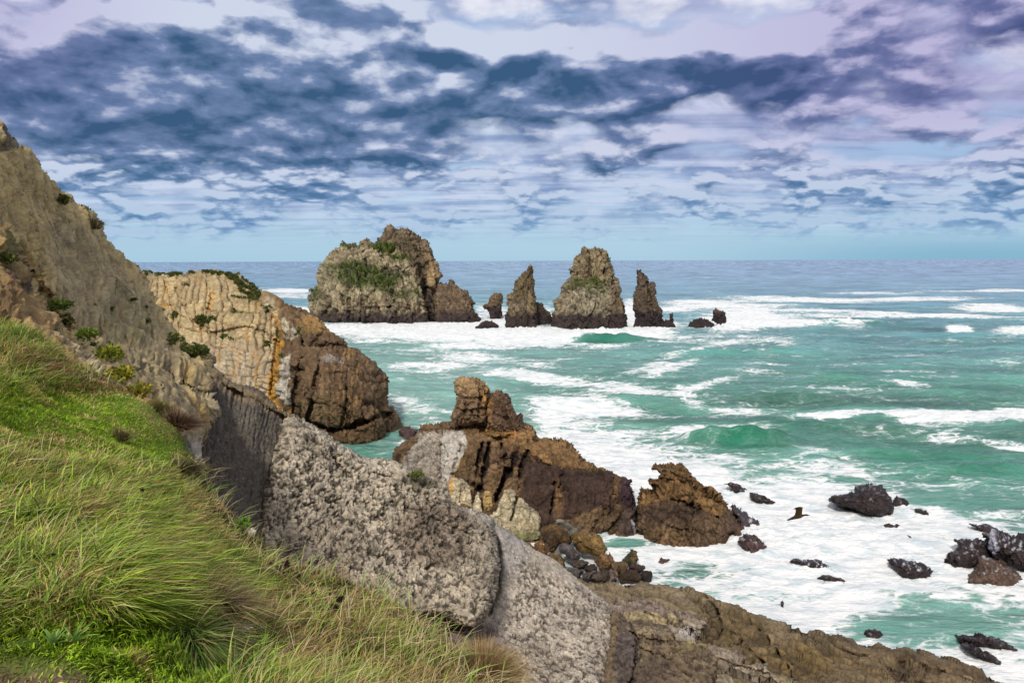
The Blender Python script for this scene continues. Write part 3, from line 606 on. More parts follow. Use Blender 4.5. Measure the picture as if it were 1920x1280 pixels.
def simple_stack(name, label, polys, zones, seed, base=BEI, k=.8, T=None, wet=(585, 607), ctrl=None, carve=(), R=None, mat=None, grp=None, veg=None, nveg=500, cat='sea stack', lean=.0, res=1.1, rot=None, T2=None):
    ps = []
    for i, (pl, base_y) in enumerate(polys):
        pl = np.array(pl, float); cx = pl[:, 0].mean(); d = float(sea_d(cx, base_y)); w = np.ptp(pl[:, 0]); y0, y1 = pl[:, 1].min(), pl[:, 1].max()
        T_ = T or w/F0*d*.36; R_2 = R or w*.42
        ps.append(piece(pl, [(cx, y0, d+lean*(y1-y0)*d/F0), (cx+50, y0, d+lean*(y1-y0)*d/F0), (cx, y1, d)], T_, R_2, T2 or T_, res, .8*min(1, w/40), 6, seed+i, carve=carve))
    o, V, F, P, Nn, info = rock(name, ps, mat or M_far, label, cat, d_stack(k, rot, seed), col_stack([(a, b, c, (kk[0] if kk else 1.0), zk) for (a, b, c, *kk) in zones], base, wet[0], wet[1], seed), grp)
    if veg is not None:
        tufts('vegetation', V, F, P, vegmask(P, veg, V, seed), nveg, .5, GC, o, leaves=6, kind='stuff')
    return o
simple_stack('sea_stack', 'low brown hump of rock leaning against the right side of the largest islet', [([(812, 545), (815, 540), (823, 534), (833, 529), (838, 531), (844, 525), (850, 530), (857, 537), (866, 541), (876, 544.5), (883, 556), (888, 567), (893, 585), (899, 598), (903, 620), (810, 625), (812, 600)], 605)], [], 21, (124, 106, 86), .7, lean=.5, R=30)
simple_stack('sea_stack', 'small blunt reddish stub of rock standing alone between the islet and the thin spire', [([(904, 573), (909, 569), (914, 568), (921, 554), (927, 548), (933, 549), (939, 547), (942, 552), (943, 558), (942, 592), (930, 604), (919, 600), (915.5, 580), (908, 578)], 596)], [], 25, (132, 112, 88), .4, wet=(577, 592))
simple_stack('low_rock', 'flat dark wave-washed rock lying low in the foam below the stub of rock', [([(892, 611), (904, 602), (913, 601), (924.6, 600.5), (936, 610), (934, 617), (892, 625)], 616)], [], 28, (70, 58, 58), .3, wet=(560, 580), cat='rock')
simple_stack('sea_stack', 'thin crooked rock spire tapering to a finger, dark shoulder at its right foot', [
    ([(946, 600), (947, 591), (952, 574), (952.5, 557.6), (960, 544.6), (961, 538), (963, 531.6), (973, 521), (975, 514), (976, 511), (985, 507), (991.6, 498), (996, 497), (1000.7, 498), (999.4, 516), (1002, 534), (1004, 563), (1008, 600), (1010, 635), (946, 635)], 617),
    ([(995, 574), (1004, 568), (1016, 570.6), (1024, 580), (1033, 586), (1037, 596), (1040, 612), (1040, 630), (990, 630)], 613)],
    [(('b', 975, 535, 16, 22), (106, 98, 62), 6, .4), ([(1003, 560), (1040, 575), (1045, 640), (1003, 640)], (74, 64, 60), 3, .9), (('b', 968, 572, 16, 10), (150, 138, 122), 5, .5)], 31, (132, 116, 88), .6, wet=(592, 608))
st3 = simple_stack('sea_stack', 'tall flat-topped rock tower on a wide base with green tufts halfway up', [
    ([(1066, 545), (1066, 524), (1071, 516), (1073.6, 492.5), (1079, 481), (1089, 473), (1092, 462), (1096, 461), (1102, 468), (1112, 465), (1123, 464.5), (1134, 468), (1142.6, 473), (1144, 486), (1150.5, 505.5), (1157, 523), (1163.5, 542), (1168, 570), (1170, 640), (1066, 640)], 604),
    ([(1034, 605), (1038.5, 586), (1042, 563), (1049, 552), (1050, 537), (1058, 530), (1066, 524), (1090, 520), (1120, 525), (1140, 540), (1156, 550), (1166, 565), (1172, 586), (1176.5, 612), (1176, 645), (1034, 645)], 619)],
    [(('b', 1100, 530, 34, 14), (76, 88, 42), 6, .75), (('b', 1115, 545, 26, 16), (92, 102, 60), 6, .5), (('b', 1100, 562, 44, 24), (170, 160, 138), 8, .6), (('b', 1140, 485, 6, 10), (84, 92, 48), 3, .7), ([(1060, 460), (1160, 460), (1160, 520), (1110, 525), (1066, 522)], (150, 132, 98), 4, .6), (('l', 3, [(1103, 470), (1105, 515)]), (84, 72, 58), 3, .7),
     ([(1150, 530), (1180, 560), (1180, 620), (1140, 620), (1146, 560)], (112, 92, 70), 5, .7)],
    35, (156, 144, 118), .75, wet=(594, 606), carve=[([(1103, 470), (1106, 500), (1104, 520)], 1.3, 1.8), ([(1128, 475), (1134, 520)], 1.2, 1.2), ([(1148, 520), (1156, 560)], 1.3, 1.4)], veg=[(('b', 1100, 530, 32, 10), 4, 1), (('b', 1115, 545, 26, 14), 4, .6), (('b', 1141, 482, 5, 8), 2, .8), (('b', 1115, 466, 20, 3), 2, .8)], nveg=900, lean=.18)
simple_stack('sea_stack', 'narrow dark fin of rock, notched at the top and curving down to the right', [
    ([(1189, 545), (1193, 529), (1192, 515), (1191, 507), (1195, 505.5), (1200, 507), (1209, 514.6), (1215.6, 524), (1217, 531), (1224.7, 533), (1230, 544.6), (1235, 565), (1243, 581), (1245, 598), (1246, 635), (1191, 635), (1192, 597), (1188, 586), (1188.5, 565)], 616),
    ([(1240, 600), (1248, 598), (1256, 600.6), (1263.8, 612), (1264, 628), (1238, 628)], 615), ([(1254, 600), (1256, 592), (1255, 588), (1258.5, 585.7), (1263, 587), (1262, 594), (1264, 603), (1263, 612), (1256, 610)], 607)],
    [([(1186, 600), (1250, 596), (1270, 640), (1186, 640)], (52, 44, 44), 3, .9), (('l', 4, [(1214, 540), (1226, 590)]), (120, 100, 72), 4, .4)], 41, (104, 88, 74), .55, wet=(592, 600), carve=[([(1213, 530), (1219, 560), (1226, 590)], 1.3, 1.3)])
simple_stack('low_rock', 'low dark dome-backed rock awash in foam beside an upright block', [([(1289, 612), (1291, 606), (1296, 602), (1305, 599), (1309, 594.6), (1316, 596), (1325, 597), (1336.7, 603), (1342, 610), (1342, 628), (1290, 628)], 616)], [], 45, (66, 54, 54), .35, wet=(540, 560), cat='rock', lean=.5)
simple_stack('low_rock', 'upright pointed block with a brown cap, right end of the row of stacks', [([(1335, 600), (1337, 592), (1336.7, 583.6), (1339, 579), (1342, 575.5), (1349.7, 581), (1360, 585), (1362, 597), (1361, 612), (1360, 622), (1345, 622), (1344, 606)], 611)], [(('b', 1346, 580, 14, 6), (136, 106, 84), 3, .9)], 49, (70, 58, 56), .35, wet=(582, 604), cat='rock', lean=.1)
# ================================================================ HEADLAND (left middle)
def d_cliff(k=1.0, rot=None, seed=0, a=1.0):
    def f(V, P, S, Nn):
        r = rot if rot is not None else np.eye(3); sz = np.array((1.5, 1.5, 2.0))*k
        e1, c1 = blocks(V, sz*2.0, r, seed, .3); t1 = blocks.tilt; e2, c2 = blocks(V, sz*.7, r, seed+7, .25); t2 = blocks.tilt
        rg = fbm(V@r.T/(np.array((.6, .6, .8))*k), 4, seed+2, .6, ridged=True)
        d = fbm(V/(4*k), 3, seed+3)*.8+(c1-.5)*.35+t1*.85-.28*e1**2+(c2-.5)*.12+t2*.3-.10*e2**2-sstep(rg, .04, .32)*.24+fbm(V/(.4*k), 3, seed+9)*.12
        return d*k*a, (e1, c1, e2, c2, rg)
    return f
def shade_rock(c, info, seam=(92, 66, 42), ks=.7, kv=.3, kr=.8):
    e1, c1, e2, c2, rg = info
    c = c*(1+(c1-.5)*kv+(c2-.5)*kv)[:, None]
    cr = np.clip(np.maximum(e1**2*.7, e2**2*.55)+sstep(rg, .12, .34)*min(.8, kr*.8), 0, 1)[:, None]*ks
    return c*(1-cr)+lin(seam)*cr
hl = [(240, 500), (259, 508), (287, 510.6), (321, 513), (343, 514), (362, 508), (380.6, 505.6), (396, 506), (401, 501), (409, 502), (415, 506.6), (437, 514), (455.6, 520.6), (471, 533), (480.6, 541), (499, 544), (521, 555), (543, 570.6), (568, 581.6), (587, 588), (605.6, 603), (612, 617.5), (626, 622), (640, 633), (652.5, 648.8), (677.5, 658), (702.5, 680), (727.5, 705), (729, 730), (727.5, 755), (740, 767.5), (748, 785), (752.5, 799), (754, 817), (748, 840), (745, 900), (720, 940), (560, 960), (380, 860), (200, 700), (200, 540)]
zk2 = {'wob': 3, 'sc': 10}
def zz_(L, k=zk2): return [(a, b, c, (kk[0] if kk else 1.0), k) for (a, b, c, *kk) in L]
hd = [(260, 510, 112), (400, 505, 110), (480, 545, 106), (600, 605, 101), (700, 690, 94), (725, 730, 92), (740, 850, 90), (600, 850, 87), (640, 720, 87), (520, 680, 91), (512, 760, 89), (430, 620, 98), (340, 580, 104), (330, 650, 99), (420, 720, 92), (700, 800, 86), (300, 700, 96)]
seamsV = [([(565, 640), (562, 680), (549, 730), (546, 767), (548, 800)], 2.2, 1.3), ([(603, 650), (597, 690), (587, 724), (584, 760), (575, 790)], 2.2, 1.4), ([(560, 783), (590, 797), (634, 808), (660, 800), (677, 796), (705, 782), (727, 775)], 3.0, 2.6),
          ([(580, 733), (600, 745), (620, 752), (645, 765), (655, 785)], 1.6, .9), ([(590, 752), (615, 745), (650, 728)], 1.3, .7), ([(655, 660), (650, 700), (648, 760), (640, 800)], 1.8, .6), ([(518, 636), (512, 690), (506, 740)], 2.0, 1.0),
          ([(612, 617), (590, 640), (585, 648), (625, 645), (650, 650)], 1.8, 1.2), ([(480, 541), (500, 580), (520, 600), (525, 640)], 2.5, .9), ([(330, 540), (360, 600), (400, 625), (460, 612), (500, 625), (520, 640)], 2.2, .9),
          ([(545, 690), (600, 700), (650, 700), (700, 705)], 1.2, .35), ([(688, 690), (700, 740), (700, 790)], 1.5, .5), ([(735, 770), (725, 830)], 2.5, 1.0), ([(390, 508), (395, 560), (385, 600)], 2.2, .8), ([(310, 515), (320, 570), (345, 620)], 2.2, .6)]
hp = piece(hl, hd, 7, 55, 14, 1.8, 1.2, 9, 51, carve=seamsV, pw=2.0, bumps=[(600, 700, 50, 60, 1.5), (570, 620, 30, 25, 1.2), (640, 640, 24, 9, 1.6), (610, 608, 22, 12, 1.4), (690, 740, 30, 50, 1.0)])
Rt = rotm('Y', 12)@rotm('Z', 20)
def hl_disp(V, P, S, Nn):
    Q = V@Rt.T
    wx = fbm(V/5, 3, 61)*1.6; wz = fbm(V/6+9, 3, 62)*1.8
    # beds: regular vertical joints and thinner cross joints, offset bed by bed
    curve = 0.016*(P[:, 0]-430)+((P[:, 0]-430)/190)**2*1.6
    u = (P[:, 0]+(P[:, 1]-640)*.10)/13.0+wx*.75+fbm(np.c_[P/90, P[:, 0]*0], 2, 64)*2.2; v0 = (P[:, 1]-(P[:, 0]-400)*.16)/26.0+wz*.5+fbm(np.c_[P/110, P[:, 0]*0], 2, 65)*2.4+curve*.2
    row = np.floor(v0); col = np.floor(u+(_h(row.astype(np.int64), row.astype(np.int64)*0, row.astype(np.int64)*0, 5) % 97)/97.)
    uu = u+(_h(row.astype(np.int64), row.astype(np.int64)*0, row.astype(np.int64)*0, 5) % 97)/97.-col; vv = v0-row
    sub = (_h(row.astype(np.int64), col.astype(np.int64), row.astype(np.int64)*0, 9) % 89)/89.
    vs = (vv*(1+np.floor(sub*2.99))) % 1
    zi = np.zeros(len(V), np.int64); ri = row.astype(np.int64); ci = col.astype(np.int64); nb = np.where(uu < .5, ci, ci+1)
    ku = (_h(nb, ri//2, zi, 21) % 100)/100.; kv = (_h(np.where(vv < .5, ri, ri+1), ci//3, zi, 22) % 100)/100.
    wdt = 1.0+.5*perlin(np.c_[P/14, P[:, 0]*0], 7)
    edge = np.maximum(np.exp(-(np.minimum(uu, 1-uu)*11.5/wdt)**2)*(.15+.85*(ku > .32)), np.maximum(np.exp(-(np.minimum(vv, 1-vv)*26/wdt)**2)*(.1+.9*(kv > .45)), np.exp(-(np.minimum(vs, 1-vs)*11/wdt)**2)*(sub > .62)*.7))
    pale = sstep(518-P[:, 0]+(P[:, 1]-655)*-.15, -8, 8)*sstep(P[:, 1], 505, 530)
    d0, info = d_cliff(1.25, rotm('Y', 6), 71, .62)(V, P, S, Nn)
    d = d0*(1-.85*pale)+pale*(-edge*.5+(sub-.5)*.30)
    return d, (*info, edge*pale, pale, sub)
vgh = [([(345, 512), (380, 505), (440, 514), (462, 524), (480, 545), (450, 540), (430, 520), (400, 512)], 4, 1.2), (('b', 470, 545, 22, 14), 4, 1.0), (('l', 3, [(262, 510), (300, 514), (345, 514)]), 3, .9), (('b', 383, 598, 18, 12), 4, .9), (('b', 424, 633, 12, 7), 3, .9), (('b', 493, 641, 10, 8), 3, .9), (('b', 312, 590, 22, 16), 5, .8),
       (('b', 565, 625, 9, 14), 3, 1.1), (('b', 440, 582, 18, 6), 3, .6), (('b', 270, 540, 14, 18), 4, .8), (('b', 480, 560, 12, 10), 3, .6), (('b', 395, 545, 10, 8), 3, .6), (('b', 527, 665, 6, 5), 2, .9), (('b', 455, 560, 34, 6), 3, .45), (('b', 520, 618, 8, 14), 3, .5), (('b', 346, 530, 8, 4), 2, .8), (('b', 500, 578, 12, 8), 3, .5)]
def hl_col(V, P, S, I, info, Nn):
    e1, c1, e2, c2, rg, jn, pale, sub = info
    z = zz_([([(230, 480), (500, 480), (524, 580), (520, 660), (505, 800), (200, 800)], (190, 170, 130), 5, .95), (('b', 420, 700, 110, 60), (170, 158, 142), 20, .6),
             (('b', 545, 560, 70, 22), (140, 112, 70), 8, .8), (('b', 600, 608, 40, 16), (176, 140, 84), 5, .8), ([(560, 640), (650, 640), (740, 700), (740, 780), (560, 790)], (120, 98, 72), 6, .7),
             (('b', 625, 675, 22, 7), (190, 180, 168), 3, .9), ([(523, 667), (543, 664), (544, 700), (545, 761), (518, 745), (512, 720)], (208, 200, 186), 2, 1), (('b', 503, 570, 12, 15), (196, 186, 160), 3, .6), (('b', 552, 622, 9, 13), (206, 200, 180), 2, .9), (('b', 533, 612, 9, 14), (204, 196, 170), 2, .8),
             (('l', 6, [(522, 640), (517, 680), (509, 715), (506, 745), (520, 765), (536, 775)]), (196, 146, 58), 3, .95), (('l', 3.5, [(510, 590), (524, 610), (516, 640)]), (200, 150, 70), 3, .8),
             (('l', 3, [(400, 545), (392, 580)]), (204, 152, 72), 3, .8), (('l', 3, [(270, 530), (300, 590)]), (206, 156, 76), 4, .7), (('l', 2.5, [(310, 530), (305, 580)]), (200, 150, 70), 3, .6),
             (('l', 2.5, [(487, 665), (478, 700), (481, 728)]), (196, 146, 60), 2, .8), (('l', 2, [(450, 655), (440, 700)]), (190, 140, 70), 3, .5), (('l', 2.2, [(415, 640), (408, 676)]), (196, 150, 72), 2, .6)])
        
    c = paint((116, 94, 68), P, z, 81)
    c0 = c; c = shade_rock(c, info[:5], (66, 50, 38), .75, .3); c = c*(1-pale[:, None]*.7)+c0*pale[:, None]*.7
    # rusty runs down the seaward face
    st_ = fbm(np.c_[P[:, 0]/4.5+P[:, 1]/60, P[:, 1]/46, P[:, 0]*0], 4, 88, .6); k = (sstep(st_, .08, .28)*sstep(P[:, 0], 610, 660))[:, None]*.75; c = c*(1-k)+lin((184, 142, 86))*k
    k = (sstep(-st_, .05, .25)*sstep(P[:, 0], 600, 640))[:, None]*.7; c = c*(1-k)+lin((70, 54, 46))*k
    low = sstep(P[:, 1]-(792+14*np.sin(P[:, 0]/40)), 0, 30)[:, None]*.35*(P[:, 0] > 560)[:, None]; c = c*(1-low)+lin((96, 72, 52))*low
    o_ = sstep(fbm(np.c_[P/28, P[:, 0]*0], 3, 91), -.05, .2)
    j = jn[:, None]*.92; sc = lin((66, 46, 30))*(1-o_[:, None])+lin((186, 134, 62))*o_[:, None]
    c = c*(1+pale*(sub-.5)*.35)[:, None]; c = c*(1-j)+sc*j
    gm = np.clip(vegmask(P, vgh, V, 90), 0, 1)[:, None]; return c*(1-gm*.85)+lin((64, 74, 36))*gm*.85
hlo, V, F, P, Nn, info = rock('headland', [hp], M_mid, 'headland cliff of pale jointed blocks with orange seams and a brown rounded seaward end', 'cliff', hl_disp, hl_col)
tufts('vegetation', V, F, P, vegmask(P, vgh, V, 90), 6500, .26, [(70, 88, 32), (90, 104, 44), (52, 66, 30), (108, 100, 56)], hlo, leaves=6, kind='stuff')

# small maroon rock past the headland foot
def small_rock(name, label, poly, base_y, col, k=.35, T=None, lean=.8, cat='rock', grp=None, mat=None, zones=(), seed=0, res=1.3, wetband=None, sinkpx=10, frac=.62, jit=1.2, R=None, carve=(), dist=None, seam=(46, 36, 34), cap=None, a=1.0):
    pl = sink(poly, sinkpx, frac) if sinkpx else np.array(poly, float); cx = pl[:, 0].mean(); d = float(sea_d(cx, base_y)) if dist is None else dist
    w = np.ptp(pl[:, 0]); h = np.ptp(pl[:, 1]); y0, y1 = pl[:, 1].min(), pl[:, 1].max()
    T_ = T or min(w, 2.2*h)/F0*d*.45; R_2 = R or min(w, h)*.45
    if dist is None: d -= T_*.8; FOOT.append((cx, base_y+1, w*.62, max(3.0, h*.22), .6))
    p = piece(pl, [(cx, y0, d+lean*(y1-y0)*d/F0), (cx+50, y0, d+lean*(y1-y0)*d/F0), (cx, y1, d)], T_, R_2, T_*1.2, res, jit, 7, seed, carve=carve, pw=1.9)
    def cf(V, P, S, I, info, Nn):
        c = shade_rock(paint(col, P, zz_(zones), seed), info, seam, .7, .4)
        if cap:   # foam water left draining over the top
            m = sstep(Nn[:, 2]*.7+fbm(np.c_[P[:, 0]/9, P[:, 1]/7, P[:, 0]*0], 4, seed, .65)*1.5-fbm(V/.25, 3, seed)*.5, .75, 1.1)[:, None]*cap; c = c*(1-m)+lin((214, 216, 226))*m
        return c
    return rock(name, [p], mat or M_wet, label, cat, d_cliff(k, rotm('Y', (seed*37) % 50-25), seed, a), cf, grp)
small_rock('shore_rock', 'maroon weedy rock at the waterline just past the brown end of the headland', [(748, 805), (757, 799), (767, 797), (783, 806), (782, 830), (750, 832)], 825, (88, 66, 68), seed=101)

# ================================================================ MIDDLE OUTCROP with pinnacles
D0 = 61.0
oc = [(735, 872), (738, 845), (752, 832), (770, 822), (783.6, 812), (786, 802), (789, 797), (815, 794), (844, 790), (870, 786), (912, 790), (935, 795), (957, 803), (972, 799), (981, 794), (995, 798.6), (1000, 806), (1006, 812), (1007, 822.7), (1029, 821.6), (1045, 822), (1057, 825), (1072, 834), (1084, 845), (1094, 857), (1105, 866), (1119, 876), (1139, 879), (1150, 884), (1163, 889.7), (1176, 896), (1184, 903), (1183, 912), (1188, 921), (1191, 940), (1196, 952), (1198, 975), (1199, 1013), (1198, 1034), (1100, 1045), (1000, 1040), (900, 1000), (800, 960), (740, 900)]
ocD = [(740, 860, 72), (790, 800, 70), (860, 790, 68), (912, 793, 67), (990, 800, 66), (1050, 825, 66), (1160, 890, 61), (1190, 920, 60), (1195, 1010, 56.5), (1120, 1015, 55.5), (1050, 880, 60), (1000, 940, 57.5), (900, 900, 60), (830, 860, 62), (780, 880, 62), (870, 960, 56), (1100, 960, 56.5), (950, 860, 61)]
occ = [([(918, 830), (912, 855), (905, 890), (898, 920)], 3, 1.3), ([(905, 828), (898, 860), (890, 905)], 2, 1.2), ([(940, 832), (948, 860), (946, 890)], 1.8, .9), ([(972, 838), (958, 870), (944, 905), (930, 935)], 3.4, 1.6), ([(990, 845), (978, 875), (970, 915)], 2.4, 1.1), ([(866, 822), (862, 850), (848, 890)], 2.2, .7),
       ([(900, 790), (905, 810), (930, 822), (960, 815)], 2.5, .9), ([(1040, 905), (1036, 950), (1028, 985)], 3, .9), ([(1057, 880), (1052, 905), (1047, 915)], 2.2, .7), ([(1137, 955), (1120, 975), (1110, 1000), (1128, 1003)], 2, .5), ([(1190, 955), (1165, 968), (1150, 985), (1130, 1003)], 2.2, 1.0), ([(970, 850), (1010, 868), (1060, 880), (1110, 880), (1160, 892)], 2.0, .4),
       ([(756, 868), (765, 845), (786, 820), (800, 808)], 2.6, 1.0), ([(786, 806), (830, 805), (868, 802)], 1.8, .7), ([(1150, 893), (1150, 930), (1144, 960)], 2.5, .6), ([(828, 822), (830, 850), (828, 905)], 1.3, .5), ([(1180, 960), (1183, 985), (1186, 1012)], 2.0, 1.1)]
pO = piece(oc, ocD, 3.2, 32, 9, 1.5, 1.5, 9, 111, carve=occ, pw=2.0, bumps=[(1060, 850, 60, 22, .8), (800, 850, 40, 36, .9), (1040, 925, 60, 16, .5), (930, 812, 40, 10, .6), (1160, 985, 26, 30, .7)])
pA = piece([(849, 770), (854, 766), (855, 745), (856, 728), (858, 718), (863, 711), (872, 708), (885, 704.8), (895, 706), (902, 709), (911, 718), (921, 731.6), (922, 745), (919, 766), (919, 785), (917, 798), (880, 800), (850, 796), (847, 783)], [(880, 700, 67.0), (920, 700, 67.0), (880, 800, 65.6)], 1.7, 26, 1.9, 1.2, 1.0, 8, 113,
           carve=[([(855, 745), (880, 748), (905, 746)], 1.3, .3), ([(850, 765), (880, 770), (915, 766)], 1.4, .35), ([(898, 715), (903, 745), (900, 785)], 1.6, .4), ([(856, 757), (890, 760)], 1, .2)])
pB = piece([(904, 760), (914, 742), (922, 735), (936.6, 730), (950, 734), (957, 745), (962, 760), (967.5, 773), (974, 786), (977, 795), (984, 808), (957, 818), (930, 815), (908, 806), (903, 780)], [(950, 735, 66.6), (990, 735, 66.6), (950, 805, 65.6)], 1.7, 20, 1.9, 1.2, 1.0, 8, 117, carve=[([(938, 740), (946, 770), (960, 800)], 1.4, .25)])
pC = piece([(984, 800), (988, 794), (996, 797), (1003, 806), (1008, 818), (1006, 832), (985, 830)], [(990, 800, 65.0)], .9, 10, 1.2, 1.2, .8, 6, 119)
def oc_col(V, P, S, I, info, Nn):
    z = zz_([([(900, 800), (1010, 812), (1065, 826), (1120, 872), (1165, 890), (1110, 880), (1050, 878), (1000, 862), (965, 846), (930, 835)], (152, 118, 74), 5, .8), (('b', 930, 860, 60, 40), (124, 98, 70), 10, .5),
             ([(965, 850), (1060, 878), (1150, 885), (1196, 910), (1200, 990), (1100, 960), (1020, 990), (960, 960), (985, 900)], (64, 48, 44), 7, .9), (('b', 1125, 985, 56, 32), (116, 94, 68), 8, .9), (('b', 1046, 935, 10, 36), (140, 108, 70), 5, .6), (('b', 1157, 925, 8, 44), (130, 100, 66), 4, .6),
             (('l', 4, [(866, 822), (858, 855), (846, 895)]), (176, 130, 62), 3, .7), (('b', 878, 870, 14, 30), (120, 98, 62), 5, .5),
             ([(755, 866), (764, 846), (776, 830), (785, 810), (868, 806), (874, 830), (856, 870), (840, 905), (760, 900)], (182, 172, 158), 2.5, .97), ([(829, 812), (868, 806), (874, 830), (858, 866), (838, 906), (829, 904)], (198, 192, 182), 2, .95), (('b', 795, 885, 36, 12), (150, 136, 118), 6, .7),
             (('l', 4, [(918, 830), (912, 855), (905, 890), (898, 920)]), (38, 28, 28), 3, .9), (('l', 5, [(972, 838), (958, 870), (944, 905), (930, 935)]), (38, 28, 28), 3, .9), (('l', 3, [(905, 828), (898, 860), (890, 905)]), (44, 32, 30), 2.5, .8), (('l', 3, [(990, 845), (978, 875), (970, 915)]), (44, 32, 30), 3, .8), (('l', 2.4, [(940, 832), (948, 860), (946, 890)]), (44, 34, 30), 2, .8),
             (('b', 925, 803, 24, 7), (186, 138, 78), 3, .7), (('b', 960, 812, 14, 5), (202, 150, 90), 2, .8), (('b', 1180, 915, 14, 30), (84, 62, 76), 5, .85), (('b', 740, 860, 12, 26), (92, 68, 48), 5, .8)])
    c = paint((122, 98, 70), P, z, 121)
    zp = zz_([(('b', 880, 722, 34, 20), (176, 146, 106), 5, .8), (('b', 912, 745, 7, 40), (190, 144, 84), 4, .8), (('b', 950, 770, 30, 40), (104, 82, 66), 5, .9), (('b', 1000, 815, 20, 20), (140, 112, 76), 5, .8)])
    cp = paint((132, 108, 82), P, zp, 123); m = (I > 0)[:, None]; c = np.where(m, cp, c)
    grey = zone(P, [(755, 866), (764, 846), (776, 830), (785, 810), (868, 806), (874, 830), (856, 870), (840, 905), (760, 900)], 3, seed=3)*(I == 0)
    r = shade_rock(c, info, (50, 36, 30), .75, .3); gk = (grey*(P[:, 0] > 829))[:, None]*.8
    return r*(1-gk)+c*gk
oco, *_r = rock('rock_outcrop', [pO, pA, pB, pC], M_mid, 'rusty brown outcrop crowned by a blocky pinnacle, with a pale grey patch at its left', 'rock outcrop', d_cliff(.75, rotm('Y', -18), 131, .66), oc_col)

# pale upright fins under the outcrop
FIN = 'pale upright slabs at the foot of the outcrop'
def fin(label, poly, d, seed, T=.7, carve=(), zones=(), base=(206, 194, 164), lean=.25):
    pl = np.array(poly, float); cx = pl[:, 0].mean(); y0, y1 = pl[:, 1].min(), pl[:, 1].max()
    p = piece(pl, [(cx, y0, d+lean*(y1-y0)*d/F0), (cx+40, y0, d+lean*(y1-y0)*d/F0), (cx, y1, d)], T, 5, 1.0, 1.0, .9, 6, seed, carve=carve, pw=3.0)
    rock('rock_fin', [p], M_mid, label, 'rock', d_cliff(.45, rotm('Y', 8), seed, .4), lambda V, P, S, I, info, Nn: shade_rock(paint(base, P, zz_(zones), seed), info, (112, 92, 66), .6, .2), FIN)
fin('cream slab with an orange-stained left edge, leftmost at the foot of the outcrop', [(838, 945), (839, 905), (847, 892), (856, 895), (866, 898), (876, 905), (884, 914), (887, 935), (886, 965), (870, 990), (842, 980)], 56.5, 141, zones=[(('b', 843, 915, 7, 26), (196, 150, 84), 3, .8)], carve=[([(866, 915), (862, 940)], 1.2, .3)])
fin('narrow pale pointed slab between the wide cream slabs', [(882, 955), (889, 933), (895, 921), (900, 924), (902, 940), (906, 968), (904, 985), (880, 985)], 55.6, 143, T=.5)
fin('small yellowish rounded slab tucked behind the narrow pointed slab', [(903, 948), (905, 928), (909, 921), (918, 922), (924, 932), (927, 945), (920, 958), (906, 962)], 56.6, 145, T=.6, base=(196, 168, 112))
fin('big double cream slab with greenish wet foot, its left blade the tallest of them', [(912, 972), (922, 962), (930, 958), (937, 935), (945, 917), (956, 916), (966, 918), (967, 932), (965, 950), (972, 936), (975, 932), (983, 938), (991.6, 944.7), (997, 955), (1006, 959), (1014, 970), (1015, 1003), (1013, 1012), (960, 1012), (925, 995)], 54.6, 147, T=1.0,
    zones=[(('b', 975, 1003, 46, 9), (98, 108, 56), 4, .8), (('b', 975, 985, 46, 12), (160, 146, 116), 5, .6)], carve=[([(966, 930), (963, 960), (958, 975)], 1.4, .8), ([(995, 955), (992, 980)], 1.0, .2)])

# ---- ragged rock right of the outcrop
rr = [(1192.5, 944), (1197, 920), (1201, 910), (1210, 914), (1222.5, 915), (1217, 908), (1213, 900), (1215, 893), (1226, 895), (1235, 893), (1231, 884), (1225, 876), (1224, 869), (1229, 865), (1236, 871), (1245, 869), (1258, 867), (1268, 868), (1277.5, 866.5), (1287, 873), (1295, 882.5), (1301, 890), (1306, 900), (1320, 910), (1331, 914), (1342.5, 920), (1352, 930), (1360, 940), (1367.5, 955), (1377.5, 970), (1395, 982.5), (1397, 995), (1396, 1010), (1388, 1028), (1380, 1042), (1310, 1046), (1240, 1044), (1196, 1036), (1192, 1000)]
prr = piece(rr, [(1240, 870, 58.5), (1200, 915, 57), (1360, 940, 57), (1390, 1020, 54.6), (1290, 1025, 53.2), (1210, 1025, 54.4), (1260, 950, 55), (1330, 970, 55)], 2.6, 34, 4.5, 1.2, 1.6, 7, 151,
            carve=[([(1230, 895), (1255, 900), (1290, 905)], 1.8, .6), ([(1262, 935), (1285, 938), (1310, 955), (1345, 970)], 2.2, .9), ([(1300, 940), (1298, 975), (1290, 995)], 1.6, .6), ([(1240, 980), (1275, 995), (1292, 992), (1340, 1000)], 1.4, .4), ([(1213, 915), (1230, 928), (1232, 945)], 1.8, .6), ([(1300, 900), (1330, 925), (1355, 945)], 1.5, .5), ([(1245, 885), (1270, 890), (1290, 900), (1315, 918)], 1.2, .4), ([(1316, 915), (1345, 930)], 1.3, .4)])
def rr_col(V, P, S, I, info, Nn):
    z = zz_([([(1190, 860), (1330, 860), (1375, 950), (1340, 970), (1290, 935), (1240, 935), (1190, 950)], (140, 108, 68), 6, .9), (('b', 1250, 880, 34, 8), (122, 98, 68), 5, .7), (('b', 1215, 928, 18, 16), (160, 124, 78), 5, .7), (('b', 1340, 945, 26, 16), (156, 122, 76), 6, .6),
             (('b', 1260, 960, 60, 16), (70, 54, 46), 8, .7), (('b', 1230, 1010, 70, 20), (132, 104, 70), 8, .6), (('b', 1375, 1000, 24, 30), (92, 72, 60), 6, .7), (('b', 1330, 1015, 60, 12), (110, 88, 64), 6, .5)])
    return shade_rock(paint((104, 84, 64), P, z, 155), info, (44, 32, 26), .8, .35)
